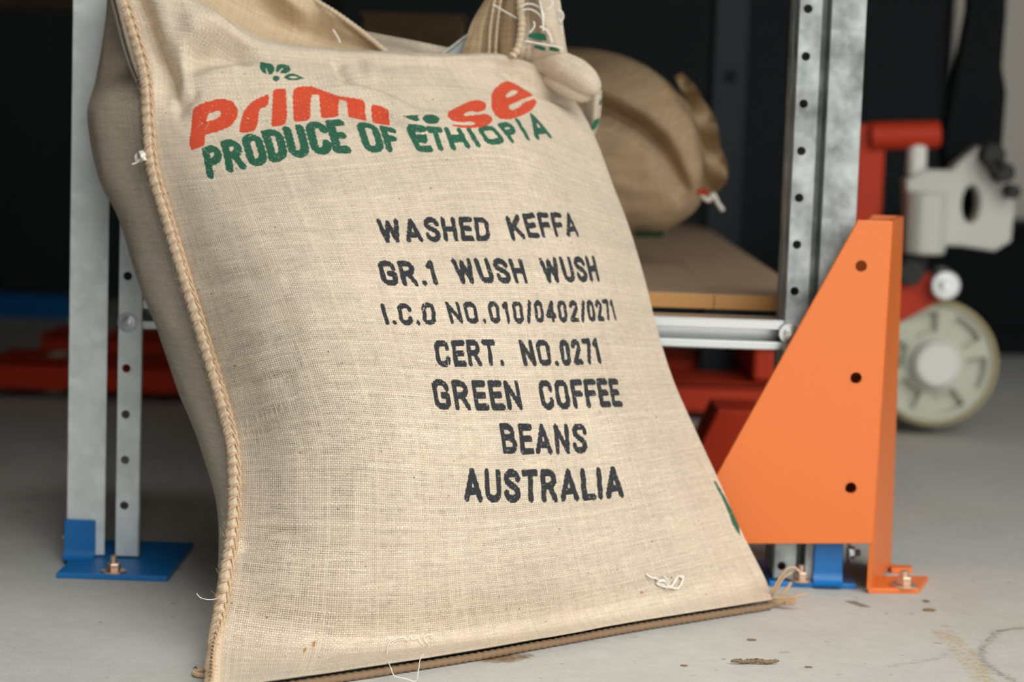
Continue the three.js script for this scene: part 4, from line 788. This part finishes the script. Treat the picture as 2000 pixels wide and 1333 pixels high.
// left edge: cloth rolled into a fat hem and overcast with golden jute
const edgePts = Array.from({ length: 60 }, (_, i) => { const p = sackBase(0, T_TOP * i / 59); p.x -= 0.0015; p.z += 0.004; p.y = Math.max(p.y, 0.007); return p; });
const edge = new THREE.CatmullRomCurve3(edgePts), EN = 80, ER = 0.0062;
const seam = obj('edge_seam', tube(edgePts, (f, a) => ER * (1 + 0.14 * Math.sin(f * EN * 2 * Math.PI) + 0.05 * noise(f * 90, a * 4, 2)), 900, 12), M.yarnPale, SACK);
{
  const fr = (f) => { const p = edge.getPointAt(f), t = edge.getTangentAt(f), out = V3(-0.35, 0.1, 1).projectOnPlane(t).normalize(); return { p, t, out, side: t.clone().cross(out).normalize() }; };
  for (let k = 0; k < EN; k++) { // one overcast stitch: from the needle hole in the cloth, slanting across the roll, to its back
    const f = (k + 0.75) / EN, pts = [], tilt = 0.0022 + 0.0012 * rnd(), j = (rnd() - 0.5) * 0.4;
    const F = fr(clamp(f, 0.003, 0.997));
    for (let i = 0; i <= 9; i++) { const a = lerp(-1.75, 1.9, i / 9) + j * 0.2, r = ER * 1.02 + 0.0005 * Math.sin(i * 2.1 + k); pts.push(F.p.clone().addScaledVector(F.out, Math.cos(a) * r).addScaledVector(F.side, Math.sin(a) * r).addScaledVector(F.t, tilt * a)); }
    const shift = F.t.clone().multiplyScalar(0.0017), twin = pts.map((p, i) => p.clone().addScaledVector(shift, 0.8 + 0.35 * Math.sin(i * 0.9 + k)));
    obj('stitch', [tube(pts, (q) => 0.0009 * (0.85 + 0.25 * Math.sin(q * 3 + k)), 16, 6), tube(twin, (q) => 0.0008 * (0.9 + 0.25 * Math.cos(q * 4 + k)), 16, 6)], M.yarnGold, seam);
  }
  for (const ph of [0, Math.PI]) { // the two plies of the locking chain along the cloth side
    const pts = []; for (let i = 0; i <= 420; i++) { const F = fr(lerp(0.004, 0.995, i / 420)), a = i / 420 * EN * Math.PI + ph; pts.push(F.p.clone().addScaledVector(F.side, (F.side.x > 0 ? 1 : -1) * (ER * 0.98 + 0.0010 * Math.cos(a))).addScaledVector(F.out, ER * 0.42 + 0.0010 * Math.sin(a))); }
    obj('locking_thread', tube(pts, (q) => 0.0011 * (1 + 0.25 * Math.sin(q * 700)), 1700, 6), M.yarnGold, seam);
  }
  const fz = []; // fuzz standing off the rope
  for (let k = 0; k < 420; k++) { const F = fr(0.01 + 0.95 * rnd()), a = lerp(-2.2, 1.2, rnd()), d = F.out.clone().multiplyScalar(Math.cos(a)).addScaledVector(F.side, Math.sin(a)), l = 0.002 + 0.006 * rnd() * rnd(), q = F.p.clone().addScaledVector(d, ER); fz.push(tube([q, q.clone().addScaledVector(d, l * 0.5).addScaledVector(F.t, (rnd() - 0.5) * l), q.clone().addScaledVector(d, l).addScaledVector(F.t, (rnd() - 0.2) * l * 1.5)], 0.00011, 6, 3)); }
  obj('fibre_fuzz', fz, M.yarnPale, seam).userData.kind = 'stuff';
}
// flat hem of the rear cloth beside the rope, upper left
for (const [dx, dd] of [[0, 0], [-9, 0.006]]) obj('rear_hem', tube([[215 + dx, -45], [232 + dx, 12], [246 + dx, 68], [262 + dx, 122], [279 + dx * 0.6, 168], [284, 190]].map(([x, y], i) => at(x, y, 2.150 - 0.004 * i + dd)), (f) => 0.0027 * (1 + 0.1 * Math.sin(f * 150)), 90, 8), M.jute, SACK);
obj('seam_tag', sheet([[[262, 318, 2.115], [272, 318, 2.11], [288, 312, 2.105]], [[264, 304, 2.115], [274, 306, 2.10], [288, 300, 2.105]], [[266, 297, 2.115], [276, 294, 2.11], [288, 290, 2.105]]], 16, 16, (p, s, t) => { p.z += 0.003 * Math.sin(s * 9 + t * 5); }), M.thread, SACK);
obj('seam_tag', tube([[258, 321], [266, 318], [272, 312], [280, 310]].map(([x, y]) => at(x, y, 2.106)), 0.0011, 20, 6), M.thread, SACK);
// bottom seam along the floor
{
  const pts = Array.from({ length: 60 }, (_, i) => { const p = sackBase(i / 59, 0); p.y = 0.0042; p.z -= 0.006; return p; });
  obj('bottom_seam', tube(pts, (f, a) => 0.0038 * (1 + 0.12 * Math.sin(f * 520) + 0.06 * noise(f * 140, a * 3, 4)), 1000, 10), M.juteSeamShaded ??= plainMat('shaded_seam_jute', 0.24, 0.155, 0.09, 1), SACK);  // jute darkened to stand in for the shade under the belly
  const end = pts[59], tass = [];
  const strand = (p, r) => tass.push(tube(p.map(([x, y, d]) => { const q = at(x, y, d); q.y = Math.max(q.y, r); return q; }), r, 26, 6));
  strand([[1500, 1170, 2.195], [1512, 1150, 2.19], [1526, 1126, 2.19], [1540, 1111, 2.19], [1552, 1110, 2.19], [1562, 1118, 2.19]], 0.0016);
  strand([[1500, 1172, 2.195], [1514, 1156, 2.19], [1530, 1130, 2.188], [1548, 1118, 2.188]], 0.0014);
  strand([[1500, 1174, 2.195], [1522, 1166, 2.188], [1538, 1150, 2.186], [1545, 1138, 2.186]], 0.0018);
  strand([[1498, 1176, 2.195], [1530, 1174, 2.186], [1556, 1166, 2.18], [1578, 1160, 2.18]], 0.0013);
  for (let i = 0; i < 30; i++) strand([[1490 + rnd() * 10, 1176 + rnd() * 5, 2.194], [1515 + rnd() * 12, 1168 + rnd() * 14, 2.186], [1535 + rnd() * 22, 1164 + rnd() * 16, 2.18]], 0.0009 + 0.0005 * rnd());
  obj('corner_tassel', tass, M.yarnGold, SACK);
  const e0 = [[428, 1322, 1.862], [410, 1316, 1.858], [392, 1311, 1.853], [381, 1318, 1.848], [380, 1330, 1.845], [388, 1344, 1.84], [400, 1350, 1.84]];
  obj('corner_loop', tube(e0.map(([x, y, d]) => { const q = at(x, y, d); q.y = Math.max(q.y, 0.0026); return q; }), (f) => 0.0024 * (1 + 0.2 * Math.sin(f * 90)), 60, 8), M.yarnGold, SACK);
}
// curled jute hair by the edge
obj('loose_thread', tube([[424, 1170], [412, 1172], [400, 1171], [390, 1167], [384, 1160]].map(([x, y]) => at(x, y, 1.915)), 0.0004, 30, 5), M.thread, SACK);

// ---------- loose threads lying on the sack and litter on the slab ----------
const onSack = (px, py, off = 0.0016) => { // nearest point of the front cloth along a sight line
  const r = ray(px, py).normalize(), p = sackFront.attributes.position, q = V3(); let best = 1e9, b = null;
  for (let i = 0; i < p.count; i++) { q.fromBufferAttribute(p, i).sub(camera.position); const d = q.dot(r), e = q.addScaledVector(r, -d).lengthSq(); if (e < best) { best = e; b = d; } }
  return r.multiplyScalar(b - off).add(camera.position);
};
{
  const L = [[840, 1247], [846, 1243], [838, 1240], [828, 1246], [834, 1258], [838, 1264], [834, 1270], [821, 1288], [817, 1311], [812, 1331], [791, 1326], [770, 1321], [764, 1307], [756, 1284], [760, 1258], [770, 1250], [785, 1246], [797, 1250], [800, 1243], [806, 1250], [815, 1247], [822, 1258], [827, 1262]];
  const pts = L.map(([x, y]) => { if (y < 1298) return onSack(x, y, 0.002); const p = at(x, y, 1.842); const f = onFloor(x, y, 0.0012); return p.y < 0.0012 ? f : p; });
  const T = thing('cotton_thread', 'white cotton thread curled in a loop at the bottom edge of the printed sack', 'thread', pts[10].clone());
  obj('strand', tube(pts, 0.00042, 260, 6), M.thread, T);
  obj('strand', tube([[762, 1262], [772, 1253], [788, 1250], [796, 1252], [790, 1246], [778, 1248]].map(([x, y]) => onSack(x, y, 0.0022)), 0.00035, 60, 5), M.thread, T);
  const k = [[1262, 1122], [1270, 1128], [1282, 1131], [1290, 1140], [1303, 1142], [1296, 1136], [1285, 1138], [1292, 1145], [1308, 1148], [1322, 1150], [1331, 1141], [1333, 1130], [1326, 1127], [1318, 1134], [1312, 1146], [1300, 1150], [1306, 1140], [1297, 1126], [1300, 1134], [1288, 1134]];
  const kp = k.map(([x, y], i) => onSack(x, y, 0.002 + 0.0018 * (i % 3)));
  const K = thing('cotton_thread', 'knotted tuft of white cotton thread on the lower right of the printed sack', 'thread', kp[8].clone());
  obj('strand', tube(kp, 0.00085, 200, 6), M.thread, K);
  obj('strand', tube(k.slice(2, 17).reverse().map(([x, y], i) => onSack(x + 3 * Math.sin(i * 3), y + 3 * Math.cos(i * 2), 0.003 + 0.001 * (i % 2))), 0.0007, 160, 6), M.thread, K);
}
M.bark = plainMat('dry_husk', 0.20, 0.14, 0.075, 0.95);
{
  const a = onFloor(1427, 1292, 0.003), b = onFloor(1522, 1293, 0.003), pts = Array.from({ length: 8 }, (_, i) => a.clone().lerp(b, i / 7).add(V3(0, 0.0006 * Math.sin(i * 2), 0.0012 * Math.sin(i * 1.7))));
  const T = thing('twig', 'short brown crumbly twig on the slab in front of the orange guard', 'twig', a.clone().setY(0));
  obj('stem', tube(pts, (f, q) => 0.0028 * (0.7 + 0.5 * noise(f * 22, q * 6, 3)) * Math.sqrt(Math.max(0.15, 1 - Math.pow(2 * f - 1, 6))), 120, 10), M.bark, T);
  const flake = (px, py, r, label, squash = 0.4) => { const p = onFloor(px, py, 0), g = new THREE.IcosahedronGeometry(1, 2), q = g.attributes.position; for (let i = 0; i < q.count; i++) { const v = V3().fromBufferAttribute(q, i), s = 1 + 0.35 * noise(v.x * 2 + px, v.y * 2, v.z * 2); q.setXYZ(i, v.x * r * 1.7 * s, Math.max(0, v.y * r * squash * s + r * squash * 0.6), v.z * r * 0.8 * s); } g.computeVertexNormals(); const m = obj('husk_flake', g, M.bark, null); m.position.copy(p); tag(m, label, 'husk'); };
  flake(1815, 1194, 0.0042, 'brown husk flake on the slab below the orange guard foot');
  flake(1468, 1252, 0.0028, 'small dark husk crumb just above the brown twig');
  flake(1336, 1302, 0.0022, 'tiny ochre crumb on the slab left of the brown twig');
  flake(1579, 1305, 0.0022, 'tiny ochre crumb on the slab right of the brown twig');
  const c = [[379, 1312], [384, 1308], [382, 1303], [378, 1306]].map(([x, y]) => onFloor(x, y, 0.0008));
  tag(obj('fibre', tube(c, 0.0005, 24, 5), M.bark, null), 'dark curled fibre on the slab left of the sack corner', 'fibre');
}
renderer.render(scene, camera);
